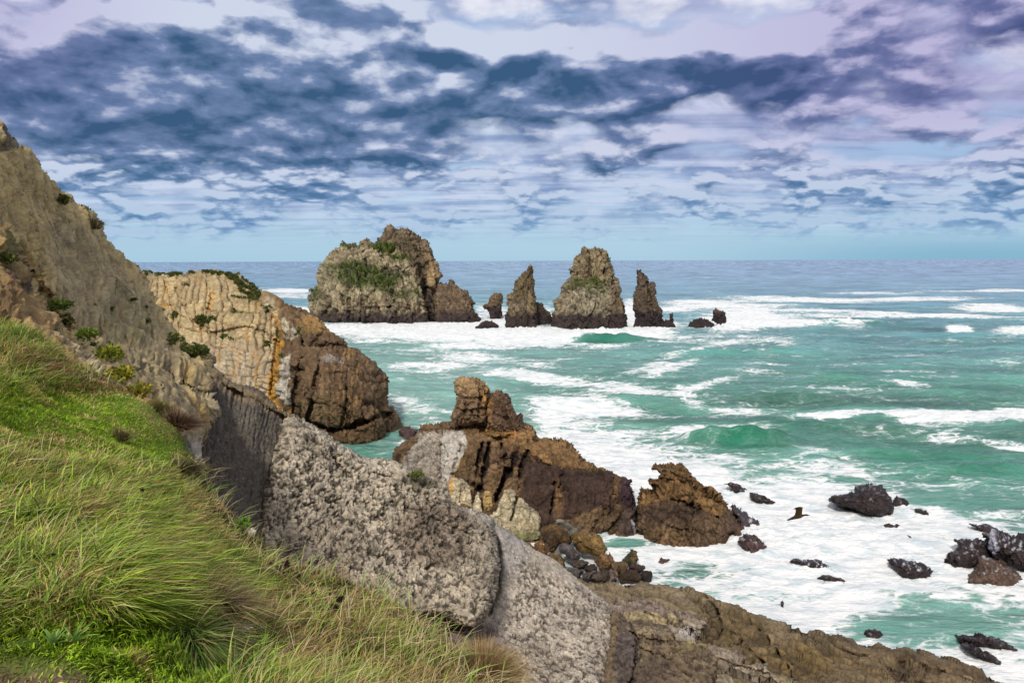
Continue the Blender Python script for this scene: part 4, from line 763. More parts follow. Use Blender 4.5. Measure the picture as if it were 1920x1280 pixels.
def rr_disp(V, P, S, Nn):
    d, info = d_cliff(.55, rotm('Y', -28), 157, .7)(V, P, S, Nn)
    q = V@rotm('Y', -24).T; ly = fbm(np.c_[q[:, 0]/2.4, q[:, 1]/2.4, q[:, 2]/.35], 3, 159, .6, ridged=True)
    return d-sstep(ly, .08, .4)*.3*sstep(P[:, 1], 960, 920), info
rock('jagged_rock', [prr], M_mid, 'jagged orange-brown rock with overhanging beaks, between the outcrop and the surf', 'rock', rr_disp, rr_col)
small_rock('shore_rock', 'dark wet buttress wedged in the gap between the outcrop and the jagged rock', [(1140, 1010), (1150, 985), (1160, 970), (1172, 958), (1184, 950), (1196, 948), (1198, 975), (1200, 1013), (1180, 1024), (1142, 1020)], 1016, (84, 68, 60), .35, T=1.0, lean=.3, seed=161, dist=55.4, zones=[(('b', 1150, 1010, 14, 12), (132, 112, 84), 4, .8), (('l', 1.5, [(1187, 975), (1192, 1000)]), (210, 214, 226), 1, .8)])
small_rock('shore_rock', 'round black boulder in the foam at the right foot of the jagged rock', [(1386, 1018), (1390, 1010), (1398, 1005), (1407.5, 1002.5), (1418, 1005), (1427, 1011), (1440, 1025), (1438, 1033), (1432.5, 1039), (1415, 1038), (1400, 1032.5), (1388, 1026)], 1037, (78, 60, 62), .35, seed=163, cap=.5)
small_rock('shore_rock', 'wave-washed blue-black shelf streaked with draining foam, right shoulder of the jagged rock', [(1366, 948), (1374, 943), (1384, 950), (1395, 958), (1410, 966), (1422, 972), (1431, 986), (1426, 994), (1405, 992), (1385, 985), (1372, 968)], 990, (78, 70, 78), .5, seed=165, cap=.6)

# ---- rocks standing in the surf
SR = 'dark rocks awash in the surf'
WR = (50, 39, 41)
L_ = [('narrow dark rock pointing left out of the foam, nearest to the jagged rock', [(1346, 906), (1356, 907), (1366, 905), (1370, 903.5), (1384, 908), (1400, 917.5), (1401, 923), (1385, 923), (1369, 924), (1372, 914), (1364, 908)], 924, .3),
      ('thin dark rib sloping down to the right, straight above the flying bird', [(1403, 921), (1412, 922), (1425, 925), (1440, 932), (1456, 940), (1450, 943), (1425, 942), (1408, 938)], 940, .3),
      ('largest flat-topped maroon rock in the surf, right of the flying bird', [(1555, 936), (1561, 929), (1571, 929), (1581, 925.6), (1601, 921), (1602, 911), (1626, 909), (1653, 911.5), (1659, 918), (1663, 926), (1671, 935), (1672, 950), (1671, 958), (1655, 970), (1640, 969), (1624, 965), (1597.5, 955), (1571, 948)], 967, .55),
      ('pair of dark knobs touching the right end of the flat-topped maroon rock', [(1674, 940), (1676, 932), (1681, 928), (1690, 932), (1699, 935), (1708, 947), (1700, 952), (1688, 953), (1676, 950)], 950, .3),
      ('small flat dark rock a little right of the pair of knobs', [(1714, 953), (1717, 951), (1728.7, 952), (1738, 958), (1743.5, 964), (1732, 965), (1715, 960)], 963, .2),
      ('tiny twin-humped rock in foam below the flat-topped maroon rock', [(1655, 986), (1660, 982), (1667, 980), (1676, 985), (1682, 981.5), (1688, 985), (1684, 988), (1666, 988)], 987, .12),
      ('small dark rib slanting down to the right in open foam', [(1700, 1002), (1706, 1003), (1712, 1007), (1724, 1012), (1735, 1020), (1728, 1023), (1716, 1020)], 1021, .15),
      ('half-covered hump with foam pouring over its left side', [(1478, 1052), (1492, 1047), (1505, 1048), (1520, 1050), (1536, 1051), (1552, 1057), (1568, 1068), (1560, 1072), (1530, 1068), (1500, 1063)], 1068, .25),
      ('low purple-black rock below the foam-covered hump', [(1532.5, 1083), (1541, 1078), (1552, 1077), (1572, 1081), (1588, 1089), (1589, 1096), (1570, 1094), (1548, 1090)], 1094, .2),
      ('wedge-shaped rock striped with white trickles of draining foam', [(1662, 1049), (1676, 1047), (1692.6, 1047), (1712, 1051), (1728.7, 1056), (1744, 1062), (1750, 1071), (1748, 1080), (1730, 1082), (1709, 1088), (1700, 1086), (1689, 1083), (1680, 1070), (1670, 1058)], 1084, .4),
      ('slab-topped black rock at the left of the right-hand rock cluster', [(1763, 1058), (1766, 1044), (1771, 1034), (1781, 1030), (1791, 1029), (1795, 1020), (1789, 1012), (1803, 1010), (1820, 1010), (1833, 1007), (1842, 1014), (1850, 1020), (1860, 1040), (1850, 1058), (1831, 1063), (1812, 1066), (1794, 1066)], 1062, .5),
      ('foam-veined brown boulder lowest in the right-hand rock cluster', [(1812, 1085), (1822, 1070), (1832, 1055), (1834, 1043), (1850, 1042), (1876, 1050), (1895, 1062), (1912, 1076), (1912, 1090), (1889.6, 1100), (1860, 1098), (1830, 1095), (1814, 1092)], 1097, .5),
      ('broad black rock cut by the right photo edge, with a white trickle of foam', [(1843, 1000), (1858, 996), (1876, 997), (1900, 1001), (1940, 1004), (1975, 1012), (1980, 1060), (1950, 1082), (1925, 1078), (1905, 1066), (1880, 1052), (1862, 1040), (1850, 1022)], 1076, .6),
      ('low dark back of rock leading left from the broad black rock', [(1815, 981), (1828, 982), (1838.6, 985), (1850, 981.5), (1862, 987), (1874, 996), (1868, 1003), (1845, 1001), (1832, 990)], 1001, .2),
      ('small round black boulder resting against the far edge of the olive ledge', [(1622, 1190), (1624, 1184), (1630, 1180.5), (1640, 1181), (1649, 1185), (1651, 1194), (1649, 1202), (1637, 1204), (1627, 1198)], 1203, .3),
      ('long black weedy reef running to the right edge of the photo', [(1788, 1190), (1802, 1188), (1817, 1188), (1850, 1194), (1883, 1201), (1920, 1217), (1960, 1232), (1960, 1243), (1920, 1229), (1890, 1224), (1850, 1217), (1815, 1210), (1799, 1205)], 1225, .35),
      ('grey-black tapering reef just below the long weedy reef', [(1799, 1206), (1810, 1203), (1830, 1205), (1848, 1215), (1868, 1228), (1885, 1243), (1897, 1251), (1880, 1250), (1855, 1243), (1830, 1236), (1812, 1226)], 1246, .35),
      ('tiny black fleck of rock pricking through bare foam below the bird', [(1462, 1138), (1464, 1128), (1468, 1124), (1472, 1131), (1472, 1142), (1465, 1143)], 1142, .1),
      ('small reddish rock between swirls of foam near the green pointed boulder', [(1228, 1055), (1234, 1048), (1239.6, 1045), (1248, 1046), (1256, 1048), (1256, 1056), (1240, 1058)], 1056, .15)]
for i, (lb, pl, by, kk) in enumerate(L_):
    caps = {7: 1.0, 9: .9, 10: .6, 11: .7, 12: .7, 2: .25}.get(i, .25)
    small_rock('surf_rock', lb, pl, by, WR if i not in (11, 18) else (92, 72, 60), max(kk*1.5, .25), a=.5, seed=200+i*3, grp=SR, sinkpx=3, frac=.8, cap=caps, lean=1.1, res=1.0 if i not in (10, 11, 12) else 1.2,
               zones=[(('b', 1860, 1020, 9, 26), (206, 208, 226), 3, .8)] if i == 12 else [(('l', 3, [(1545, 1075), (1585, 1090)]), (70, 54, 58), 3, .5)])

# ---- boulders in the cove
BG = 'boulders heaped in the cove'
B_ = [('large dark-sided boulder with a rusty orange crest, left of the two biggest in the cove', [(1016.5, 995), (1021, 986), (1028, 981), (1038, 981), (1048, 984), (1061.7, 992), (1073, 1004), (1075, 1016), (1066, 1024), (1050, 1018), (1040, 1030), (1026, 1030), (1017, 1015)], 50.6, (150, 112, 66), [(('b', 1032, 1010, 16, 16), (80, 62, 46), 5, .8)]),
      ('pale grey angular block standing behind the two biggest boulders', [(1040, 990), (1040.5, 972), (1050, 971), (1058.7, 973.9), (1067, 979), (1074.8, 986), (1079, 988), (1085, 983), (1092, 992), (1094, 1005), (1060, 1008)], 52.0, (184, 170, 146), []),
      ('biggest golden-orange boulder in the cove', [(1071, 1005), (1076, 996), (1082, 992), (1092, 996), (1104, 998), (1116, 1000), (1125.8, 1005), (1131.7, 1014), (1136, 1028.5), (1130, 1035), (1120, 1037), (1107, 1035), (1090, 1032), (1076, 1022)], 50.2, (194, 150, 86), [(('b', 1085, 1024, 18, 8), (110, 84, 52), 4, .6)]),
      ('smooth grey slanting stone below the gap of the two biggest boulders', [(1047, 1026), (1049, 1020), (1054, 1017), (1062, 1019), (1071, 1024), (1081, 1033), (1090, 1042), (1086, 1048), (1074, 1048), (1062, 1040), (1052, 1034)], 49.4, (126, 112, 108), []),
      ('orange-brown round boulder at the centre of the lower heap', [(1114, 1052), (1117, 1045), (1123, 1038.8), (1132, 1037), (1141, 1039), (1150, 1045), (1154, 1052), (1150, 1060), (1140, 1065), (1127, 1064), (1117, 1058)], 48.6, (168, 124, 80), []),
      ('small pointed olive stone peeping behind the orange-brown round boulder', [(1137, 1040), (1140, 1034), (1145, 1032.5), (1149, 1039), (1151, 1047), (1142, 1048)], 49.6, (120, 108, 74), []),
      ('flat-faced square tan stone beside the dark mossy boulders', [(1146, 1056), (1150, 1053.5), (1162, 1053), (1174, 1053), (1179, 1060), (1175, 1067), (1168, 1072), (1156, 1072), (1150, 1064)], 48.0, (156, 122, 84), []),
      ('green weed-covered pyramid-shaped boulder at the water', [(1165, 1050), (1170, 1044), (1176, 1036), (1182, 1031.5), (1191.5, 1032.5), (1195, 1040), (1198, 1050), (1194, 1058), (1180, 1059), (1168, 1056)], 49.2, (78, 80, 48), [(('b', 1190, 1046, 6, 10), (128, 104, 74), 3, .8)]),
      ('broad dark brown weedy boulder lowest in the heap', [(1158, 1082), (1161, 1073), (1170, 1067.5), (1184, 1067), (1197, 1068), (1204, 1074), (1208, 1081), (1207, 1089), (1185, 1092), (1162, 1090)], 47.2, (92, 70, 50), []),
      ('small round black stone at the right tip of the heap', [(1202, 1077), (1206, 1072), (1213, 1070.5), (1219, 1073), (1221.5, 1079), (1217, 1085), (1208, 1086)], 47.6, (58, 46, 42), []),
      ('long smooth mauve-grey stone lying flat at the left of the heap', [(1087, 1078), (1094, 1073), (1104, 1070), (1118, 1066), (1124, 1070), (1114, 1078), (1104, 1083), (1092, 1082)], 47.4, (142, 124, 116), []),
      ('grey-brown boulder between the long mauve stone and the round pink stone', [(1106, 1084), (1112, 1076), (1120, 1070), (1133, 1066.5), (1144, 1070), (1147, 1080), (1143, 1088), (1120, 1089)], 47.0, (118, 100, 84), []),
      ('round pinkish stone between two darker boulders', [(1141, 1072), (1145, 1067.5), (1152, 1067.5), (1157, 1073), (1158, 1080), (1154, 1085), (1146, 1084)], 46.8, (158, 130, 114), []),
      ('orange boulder under the big double cream slab, dark on its left', [(998, 1028), (1002, 1019), (1010, 1015.5), (1018, 1019), (1025, 1027), (1028, 1036), (1018, 1040), (1004, 1037)], 49.6, (180, 126, 72), [(('b', 1003, 1030, 6, 9), (70, 52, 42), 3, .8)]),
      ('tan boulder half hidden behind the knobbly grey wall', [(1018, 1046), (1024, 1040), (1036, 1037), (1048, 1037), (1057, 1044), (1061, 1056), (1060, 1068), (1042, 1066), (1026, 1056)], 48.4, (164, 132, 84), []),
      ('small orange stone leftmost along the top of the grey wall', [(924, 1000), (927, 991), (934, 990), (942, 996), (946, 1004), (940, 1012), (928, 1008)], 50.4, (190, 146, 88), []),
      ('golden oblong stone next to the leftmost orange stone', [(951, 1010), (954, 1003), (962, 1001), (972, 1004), (984, 1011), (996, 1018), (1001, 1026), (990, 1034), (966, 1024)], 49.8, (204, 164, 104), []),
      ('flat brown stone in the wet gap left of the orange-brown round boulder', [(1064, 1056), (1070, 1049), (1082, 1048), (1096, 1050), (1104, 1056), (1096, 1062), (1078, 1063)], 48.2, (112, 98, 82), []),
      ('low dark stone with white water standing behind it', [(1094, 1066), (1100, 1060), (1112, 1059), (1120, 1064), (1118, 1070), (1104, 1072)], 47.8, (92, 76, 66), []),
      ('dull grey slab stone just above the edge of the grey wall', [(1062, 1068), (1070, 1064), (1084, 1066), (1092, 1072), (1084, 1080), (1070, 1078)], 47.2, (120, 108, 100), []),
      ('low reddish-brown stone washed by foam right of the square tan stone', [(1180, 1064), (1186, 1059), (1198, 1059), (1210, 1062), (1208, 1068), (1192, 1070)], 48.3, (96, 70, 64), [])]
for i, (lb, pl, d, cc, z) in enumerate(B_):
    small_rock('boulder', lb, pl, 0, tuple(np.array(cc)*(.76, .79, .84)), .45, a=.42, seed=300+i*3, grp=BG, sinkpx=5, frac=.85, lean=.5, cat='boulder', mat=M_mid, zones=z, dist=d, res=1.0, seam=(52, 38, 30), jit=.9)
# ================================================================ LEDGES, lower right
def d_bed(k, rot, seed, a=1.0, st=.3):
    def f(V, P, S, Nn):
        d, info = d_cliff(k, rot, seed, a)(V, P, S, Nn); q = V@rot.T
        ly = fbm(np.c_[(P[:, 0]+.4*P[:, 1])/200, (P[:, 1]-.36*P[:, 0]+fbm(np.c_[P/120, P[:, 0]*0], 2, seed)*40)/13, P[:, 0]*0], 3, seed+31, .45, ridged=True)
        return d-sstep(ly, .05, .4)*st, (info[0], info[1], info[2], info[3], np.maximum(info[4]*.7, ly*.95))
    return f
le = [(1040, 1092), (1087.5, 1080), (1134, 1086), (1212, 1091), (1250, 1092), (1290, 1097), (1337, 1110), (1378, 1128), (1406, 1147), (1450, 1160), (1500, 1171), (1548, 1181), (1581, 1190), (1617, 1198), (1650, 1204), (1672, 1212), (1700, 1209), (1725, 1214), (1768, 1227), (1800, 1236), (1833, 1247), (1870, 1264), (1900, 1277), (1990, 1312), (2160, 1380), (2160, 1560), (1100, 1560), (1060, 1300), (1010, 1150)]
leD = [(1050, 1090, 46.5), (1134, 1087, 46.5), (1290, 1098, 45), (1400, 1145, 41.5), (1550, 1182, 39.2), (1700, 1211, 37.6), (1900, 1278, 34.6), (2160, 1385, 30), (2160, 1560, 25), (1100, 1560, 22), (1500, 1285, 31.5), (1300, 1200, 36.5), (1200, 1150, 40), (1350, 1160, 38.6), (1700, 1285, 32.6), (1450, 1230, 34.8)]
pl_ = piece(le, leD, .9, 22, None, 2.0, 1.6, 9, 401, skirt=(2, 120), pw=2.0, carve=[([(1300, 1100), (1330, 1130), (1345, 1160), (1330, 1190)], 5, .7), ([(1340, 1190), (1400, 1215), (1425, 1240), (1420, 1270)], 4, .6), ([(1380, 1135), (1430, 1190), (1470, 1240), (1490, 1290)], 4, .5), ([(1500, 1175), (1620, 1230), (1760, 1285)], 2, .25), ([(1560, 1186), (1700, 1235), (1860, 1290)], 2, .25), ([(1180, 1105), (1260, 1110), (1330, 1150)], 2, .25)])
def le_col(V, P, S, I, info, Nn):
    z = zz_([(('b', 1200, 1105, 140, 24), (148, 132, 106), 12, .8), (('b', 1380, 1180, 60, 50), (112, 94, 60), 14, .7), (('b', 1600, 1240, 240, 50), (122, 104, 76), 16, .7), (('b', 1500, 1230, 80, 26), (134, 112, 66), 10, .6), (('b', 1760, 1250, 120, 24), (130, 110, 86), 10, .6), (('l', 3, [(1480, 1172), (1620, 1204), (1780, 1250), (1900, 1290)]), (74, 60, 48), 4, .5)], {'wob': 6, 'sc': 22})
    return shade_rock(paint((148, 131, 102), P, z, 403), info, (62, 50, 40), .8, .22, 1.2)
rock('rock_ledge', [pl_], M_near, 'long olive-brown ledge of bedded rock sloping into the surf along the bottom right', 'rock ledge', d_bed(.7, rotm('Y', 14)@rotm('X', 12), 405, .22, .42), le_col)
# broken grey shelf and the dark knobbly block on it
gs = [(1120, 1122), (1150, 1117), (1175, 1116), (1196, 1122), (1206, 1117), (1225, 1124), (1240, 1135), (1262, 1138), (1290, 1141), (1326, 1155), (1322, 1175), (1312, 1196), (1345, 1205), (1378, 1215), (1400, 1236), (1440, 1240), (1452, 1262), (1486, 1272), (1520, 1300), (1560, 1420), (1140, 1420), (1110, 1200)]
gsD = [(1130, 1120, 41.5), (1200, 1118, 41), (1320, 1158, 37.5), (1400, 1238, 33.2), (1510, 1298, 30.2), (1150, 1250, 34), (1300, 1290, 30.8), (1250, 1170, 37), (1560, 1420, 25), (1140, 1420, 25.5)]
pg = piece(gs, gsD, .5, 10, None, 1.7, 1.6, 8, 411, skirt=(1.5, 60), carve=[([(1200, 1120), (1230, 1140), (1290, 1145)], 1.5, .3), ([(1262, 1170), (1312, 1196), (1316, 1220)], 2.5, .5), ([(1345, 1235), (1390, 1250), (1440, 1262)], 2.5, .4), ([(1160, 1135), (1220, 1150), (1260, 1168), (1310, 1182)], 2, .25), ([(1350, 1260), (1400, 1275), (1450, 1290)], 2, .4)])
rock('rock_shelf', [pg], M_near, 'broken pale grey shelf of layered rock lying on the olive ledge', 'rock ledge', d_bed(.4, rotm('Y', 18)@rotm('X', 10), 413, .5, .28),
     lambda V, P, S, I, info, Nn: shade_rock(paint((162, 148, 132), P, zz_([(('b', 1215, 1158, 60, 12), (192, 172, 118), 6, .6), (('b', 1290, 1185, 20, 12), (196, 190, 184), 4, .8), (('b', 1390, 1262, 60, 16), (190, 176, 150), 8, .6), (('b', 1300, 1205, 30, 6), (190, 168, 96), 4, .6), (('b', 1200, 1135, 60, 12), (146, 130, 122), 6, .7), (('b', 1470, 1280, 30, 14), (168, 150, 110), 6, .7)]), 415), info, (70, 58, 50), .8, .25, 1.1))
bb = [(1143, 1150), (1150, 1144), (1166, 1150), (1175, 1165), (1200, 1162), (1225, 1166), (1250, 1172), (1262, 1184), (1266, 1200), (1290, 1202), (1312, 1206), (1330, 1218), (1343, 1235), (1341, 1262), (1336, 1290), (1340, 1430), (1120, 1430), (1130, 1280), (1140, 1200)]
bbD = [(1150, 1150, 37), (1260, 1182, 34.6), (1340, 1238, 31.5), (1338, 1290, 29.2), (1190, 1290, 28.6), (1150, 1290, 29.2), (1190, 1200, 34), (1340, 1430, 24.2), (1120, 1430, 24)]
pb = piece(bb, bbD, .9, 18, None, 1.7, 1.6, 8, 421, skirt=(1.5, 40), carve=[([(1180, 1168), (1195, 1200), (1190, 1250), (1180, 1290)], 3.5, .8), ([(1175, 1182), (1215, 1198), (1262, 1204)], 2, .4), ([(1200, 1215), (1250, 1235), (1300, 1275)], 2.2, .35)])
def nod(scale, amp, seed, mask=None, lowa=.3):
    """knobbly popcorn weathering"""
    def f(V, P, S, Nn):
        w = np.stack([fbm(V/.55, 4, seed+1, .65), fbm(V/.55, 4, seed+2, .65), fbm(V/.55, 4, seed+3, .65)], -1)*.42
        f1, f2, c1 = vor((V+w)/scale, seed); g1, g2, c2 = vor((V+w*.6)/(scale*.42), seed+4)
        n = fbm(V/(scale*1.6), 4, seed+6, .65); big = fbm(V/4.0, 3, seed+8)
        crk = 1-sstep(f2-f1, 0, .35); knob = (.55-f1)*.7+(.5-g1)*.3+n*1.5
        pits = sstep(-fbm(V/np.array((.42, .42, .22)), 4, seed+12, .7), .09, .24)
        m = np.ones(len(V)) if mask is None else mask(P)
        lg = fbm(V/np.array((1.2, 1.2, .5)), 4, seed+14, .6, ridged=True)
        d = (knob*amp*(.6+sstep(fbm(V/1.3, 2, seed+16), -.25, .25)*.8)-crk*amp*.3-pits*amp*1.8+lg*amp*1.5)*(.25+.75*m)+big*lowa
        return d, (crk, c1, pits, knob, n, m)
    return f
def nodcol(base, dark, zones=(), seed=0, dk=.85):
    def f(V, P, S, I, info, Nn):
        crk, c1, pits, knob, n, m = info
        c = paint(base, P, zz_(zones), seed)*(1+(c1-.5)*.25)[:, None]
        pat = fbm(V/np.array((1.6, 1.6, 1.0)), 5, seed+40, .65)
        c = c*(1+pat*.9)[:, None]
        lich = sstep(pat, -.02, -.22)*sstep(fbm(V/.16, 3, seed+44, .6), -.12, .14)*.65
        k = np.clip(np.maximum(np.maximum(pits*1.0, sstep(-knob, -.02, .26)*.95), lich)*(.25+.75*m)+crk*.2, 0, 1)[:, None]*dk
        return c*(1-k)+lin(dark)*k
    return f
rock('rock_block', [pb], M_near, 'dark brown knobbly block between the nubbly grey wall and the pale shelf', 'rock', nod(.22, .11, 423),
     nodcol((134, 116, 92), (58, 48, 42), [(('b', 1175, 1230, 22, 70), (104, 92, 90), 6, .9), (('b', 1220, 1180, 44, 12), (158, 142, 116), 6, .7), (('b', 1300, 1212, 40, 8), (170, 150, 100), 5, .6), (('b', 1225, 1262, 50, 24), (110, 94, 80), 8, .7)], 425))
# ================================================================ THE GREY WALLS
w2 = [(860, 950), (890, 955), (905, 962), (922, 972), (930, 985), (952, 993), (975, 1010), (1000, 1028), (1030, 1045), (1052, 1060), (1062, 1071), (1090, 1092), (1112, 1110), (1135, 1126), (1147, 1140), (1151, 1165), (1148, 1200), (1143, 1240), (1136, 1290), (1150, 1430), (780, 1430), (740, 1240), (760, 1100)]
w2D = [(890, 955, 36.5), (930, 985, 37.2), (1000, 1028, 38), (1060, 1070, 38.4), (1147, 1140, 37.6), (1150, 1200, 34.2), (1136, 1290, 30), (960, 1290, 28.4), (900, 1190, 31.2), (930, 1100, 34.2), (1050, 1180, 33.8), (800, 1200, 30.5), (1150, 1430, 24), (780, 1430, 24), (780, 1100, 34)]
pw2 = piece(w2, w2D, 1.1, 26, None, 1.35, 1.2, 8, 431, skirt=(2, 30), carve=[([(925, 985), (934, 1020), (938, 1060), (934, 1110), (915, 1150)], 5, .5), ([(975, 1012), (985, 1030), (1000, 1050)], 1.6, .15)])
def m2(P): return np.clip(sstep(polyline_d(P, [(930, 985), (940, 1060), (925, 1130), (900, 1200)])-34, -16, 16)*sstep(polyline_d(P, [(930, 985), (1000, 1030), (1062, 1075)])-22, -8, 14)+.1, 0, 1)
rock('rock_wall', [pw2], M_slab, 'pale nubbly grey rock wall behind the lobed one, smooth along its upper left', 'rock wall', nod(.19, .085, 433, m2, .25),
     nodcol((194, 183, 168), (66, 56, 50), [(('b', 950, 1020, 40, 60), (176, 170, 166), 12, .8), (('b', 880, 1190, 70, 26), (118, 106, 106), 10, .9), (('b', 1000, 1240, 60, 40), (164, 150, 132), 14, .5), (('b', 915, 975, 26, 12), (186, 180, 174), 6, .8)], 435))  # dark patch below the lobe paints in the shadow under it
w1 = [(540, 778), (548, 781), (556, 786), (570, 791), (585, 800), (600, 809), (616, 818), (630, 829), (645, 838), (660, 844), (679, 859), (700, 862), (720, 865), (739, 869), (756, 874), (772, 884), (785, 888), (799, 895), (818, 900), (836, 910), (842, 925), (846, 940), (866, 952), (885, 962), (905, 972), (920, 982), (928, 1000), (934, 1030), (936, 1060), (932, 1090), (926, 1120), (915, 1145), (900, 1160), (885, 1172), (868, 1170), (850, 1163), (832, 1156), (806, 1156), (780, 1160), (740, 1200), (500, 1150), (470, 1060), (500, 900), (528, 800)]
w1D = [(540, 778, 31.5), (545, 900, 29), (530, 1060, 26.6), (640, 835, 32), (720, 865, 33), (840, 912, 34.2), (925, 985, 35), (936, 1060, 32.6), (900, 1165, 29), (780, 1160, 28.6), (700, 1000, 30.4), (820, 1040, 31.6), (600, 1100, 26.8), (740, 1200, 26.8), (500, 1150, 25.4), (620, 960, 29.8)]
pw1 = piece(w1, w1D, 1.3, 22, None, 1.35, 1.1, 9, 441, skirt=(3, 0), carve=[([(620, 840), (632, 870), (650, 890)], 3, .35), ([(700, 885), (760, 905), (800, 935)], 2.6, .3), ([(730, 940), (790, 960), (840, 985), (880, 1000)], 2.2, .25), ([(800, 905), (830, 925), (845, 945)], 3, .3)])
rock('rock_wall', [pw1], M_slab, 'big grey-brown wall with popcorn weathering and a rounded lobed lower right end', 'rock wall', nod(.21, .10, 443, None, .35),
     nodcol((196, 184, 164), (50, 42, 38), [(('b', 820, 1000, 90, 60), (142, 126, 110), 20, .8), (('b', 600, 1040, 80, 70), (150, 136, 118), 20, .6), (('b', 620, 840, 70, 26), (184, 172, 152), 10, .7), (('b', 900, 1060, 26, 90), (186, 174, 156), 12, .8), (('b', 820, 1150, 70, 16), (162, 148, 132), 10, .6), (('l', 5, [(560, 800), (700, 868), (800, 905), (925, 985)]), (196, 186, 168), 6, .7), (('b', 790, 905, 36, 7), (92, 98, 52), 4, .7)], 445))
w0 = [(360, 690), (393, 696), (404, 702), (415, 711), (438, 717), (459, 724), (484, 737), (506, 752), (532, 768), (556, 783), (562, 800), (556, 850), (548, 920), (541, 1000), (536, 1100), (420, 1100), (360, 960), (350, 820)]
w0D = [(393, 700, 31), (556, 785, 32.4), (540, 1060, 27.4), (400, 950, 26), (380, 820, 28), (470, 800, 30), (360, 700, 31), (420, 1100, 24.5)]
pw0 = piece(w0, w0D, .5, 12, None, 1.7, 1.2, 8, 451, skirt=(3, 0), carve=[([(393, 712), (440, 733), (500, 765), (545, 790)], 3, .5)])
def w0_disp(V, P, S, Nn):
    n = fbm(np.c_[P[:, 0]/7+P[:, 1]*.02, P[:, 1]/60, P[:, 0]*0], 5, 453, .6, ridged=True); m = fbm(V/.5, 4, 455, .65); b = fbm(np.c_[P[:, 0]/60, P[:, 1]/200, P[:, 0]*0], 2, 457)
    return n*.22+m*.16+b*.5, (n, m)
def w0_col(V, P, S, I, info, Nn):
    n, m = info; c = paint((98, 92, 84), P, zz_([(('b', 545, 930, 12, 140), (84, 76, 80), 6, .8), ([(380, 690), (560, 780), (560, 796), (500, 772), (400, 728), (385, 720)], (136, 120, 94), 4, .85), (('b', 400, 800, 20, 60), (96, 88, 88), 8, .6)]), 459)  # dark base tone carries the shade of a face turned from the light
    k = sstep(-n-m*.6, -.1, .25)[:, None]*.6; c = c*(1-k)+lin((62, 54, 56))*k
    fl = (sstep(fbm(np.c_[P[:, 0]/3.2+P[:, 1]*.01, P[:, 1]/5.5, P[:, 0]*0], 3, 461, .7), .16, .3)*sstep(fbm(np.c_[P[:, 0]/16, P[:, 1]/300, P[:, 0]*0], 2, 463), .0, .2))[:, None]*.75
    return c*(1-fl)+lin((168, 156, 132))*fl
rock('rock_wall', [pw0], M_slab, 'rock wall painted dark for the shade on its turned face, with vertical pale fleck lines, left of the popcorn-weathered wall', 'rock wall', w0_disp, w0_col)

# ================================================================ HILLSIDE (left)
h1 = [(-700, 20), (-300, 130), (-60, 200), (0, 245), (18, 269), (21.5, 279), (47, 287), (57.5, 301), (86, 326), (118.6, 362), (140, 384), (162, 405), (183, 430.5), (205, 459), (233.6, 488), (251.6, 502), (277, 542), (302, 585), (323.5, 610), (345, 632), (377, 653), (402, 671), (398, 685), (394, 702), (390, 727), (398, 742), (409, 755), (410, 771), (393, 792), (386, 808), (384, 820), (374, 838), (372, 867), (376, 890), (385, 930), (405, 960), (440, 1000), (380, 1100), (250, 950), (0, 900), (-700, 900)]
h1D = [(-700, 20, 16), (-300, 130, 20), (0, 250, 27), (100, 345, 33), (183, 430, 38), (250, 500, 44), (302, 585, 41), (345, 632, 37), (400, 675, 33), (392, 727, 29), (408, 760, 26), (380, 820, 24.5), (372, 870, 22), (420, 980, 19), (380, 1100, 16), (0, 600, 18), (60, 640, 18), (190, 700, 18.5), (300, 790, 19), (0, 420, 22.5), (150, 560, 28), (250, 640, 28), (-700, 600, 12), (0, 900, 14), (330, 720, 26), (80, 480, 26)]
ph1 = piece(h1, h1D, 1.6, 30, 12, 2.2, 1.8, 10, 501, pw=2.0, carve=[([(315, 640), (318, 700), (316, 780)], 3.5, 1.0), ([(30, 470), (110, 600), (180, 680), (240, 740)], 12, 1.6), ([(270, 560), (285, 640), (290, 740)], 3, .5), ([(345, 720), (375, 735), (392, 740)], 2, .6), ([(200, 520), (230, 620), (250, 720)], 5, .5), ([(120, 420), (150, 520), (185, 620)], 6, .5)], bumps=[(398, 765, 16, 20, .8)])
def h1_disp(V, P, S, Nn):
    q = P[:, 0]-P[:, 1]*.28
    g1 = fbm(np.c_[q/26, P[:, 1]/170, P[:, 0]*0], 5, 503, .62, ridged=True); m = fbm(V/2.6, 5, 505, .62); f = fbm(V/.5, 4, 507, .65)
    lo = sstep(P[:, 0], 300, 380)*sstep(P[:, 1], 640, 720); e, c = blocks(V, (1.6, 1.6, 2.2), None, 509, .3); tl = blocks.tilt
    rid = fbm(V/1.1, 4, 511, .6, ridged=True); gul = fbm(np.c_[q/7, P[:, 1]/70, P[:, 0]*0], 5, 541, .6)
    return g1*.42+fbm(V/5, 3, 506)*.8+m*.34+f*.08+rid*.12-gul*.32+lo*(tl*.22-e**2*.12), (g1, m, f, e*lo, rid)
vgl = [(('b', 118, 372, 8, 10), 3, 1.1), (('l', 5, [(60, 470), (110, 560), (160, 640)]), 6, 1.1), (('l', 7, [(150, 640), (200, 690), (245, 735)]), 6, .8), (('b', 225, 570, 26, 30), 8, .55), (('b', 265, 600, 24, 34), 8, .6), (('b', 100, 402, 10, 5), 3, .9), (('b', 320, 640, 10, 8), 3, 1.0), (('b', 365, 655, 24, 12), 4, 1.1), (('b', 200, 600, 40, 20), 8, .45), (('b', 10, 480, 24, 34), 8, .9), (('b', 240, 545, 20, 20), 8, .5), (('l', 3, [(150, 400), (185, 432)]), 3, .7)]
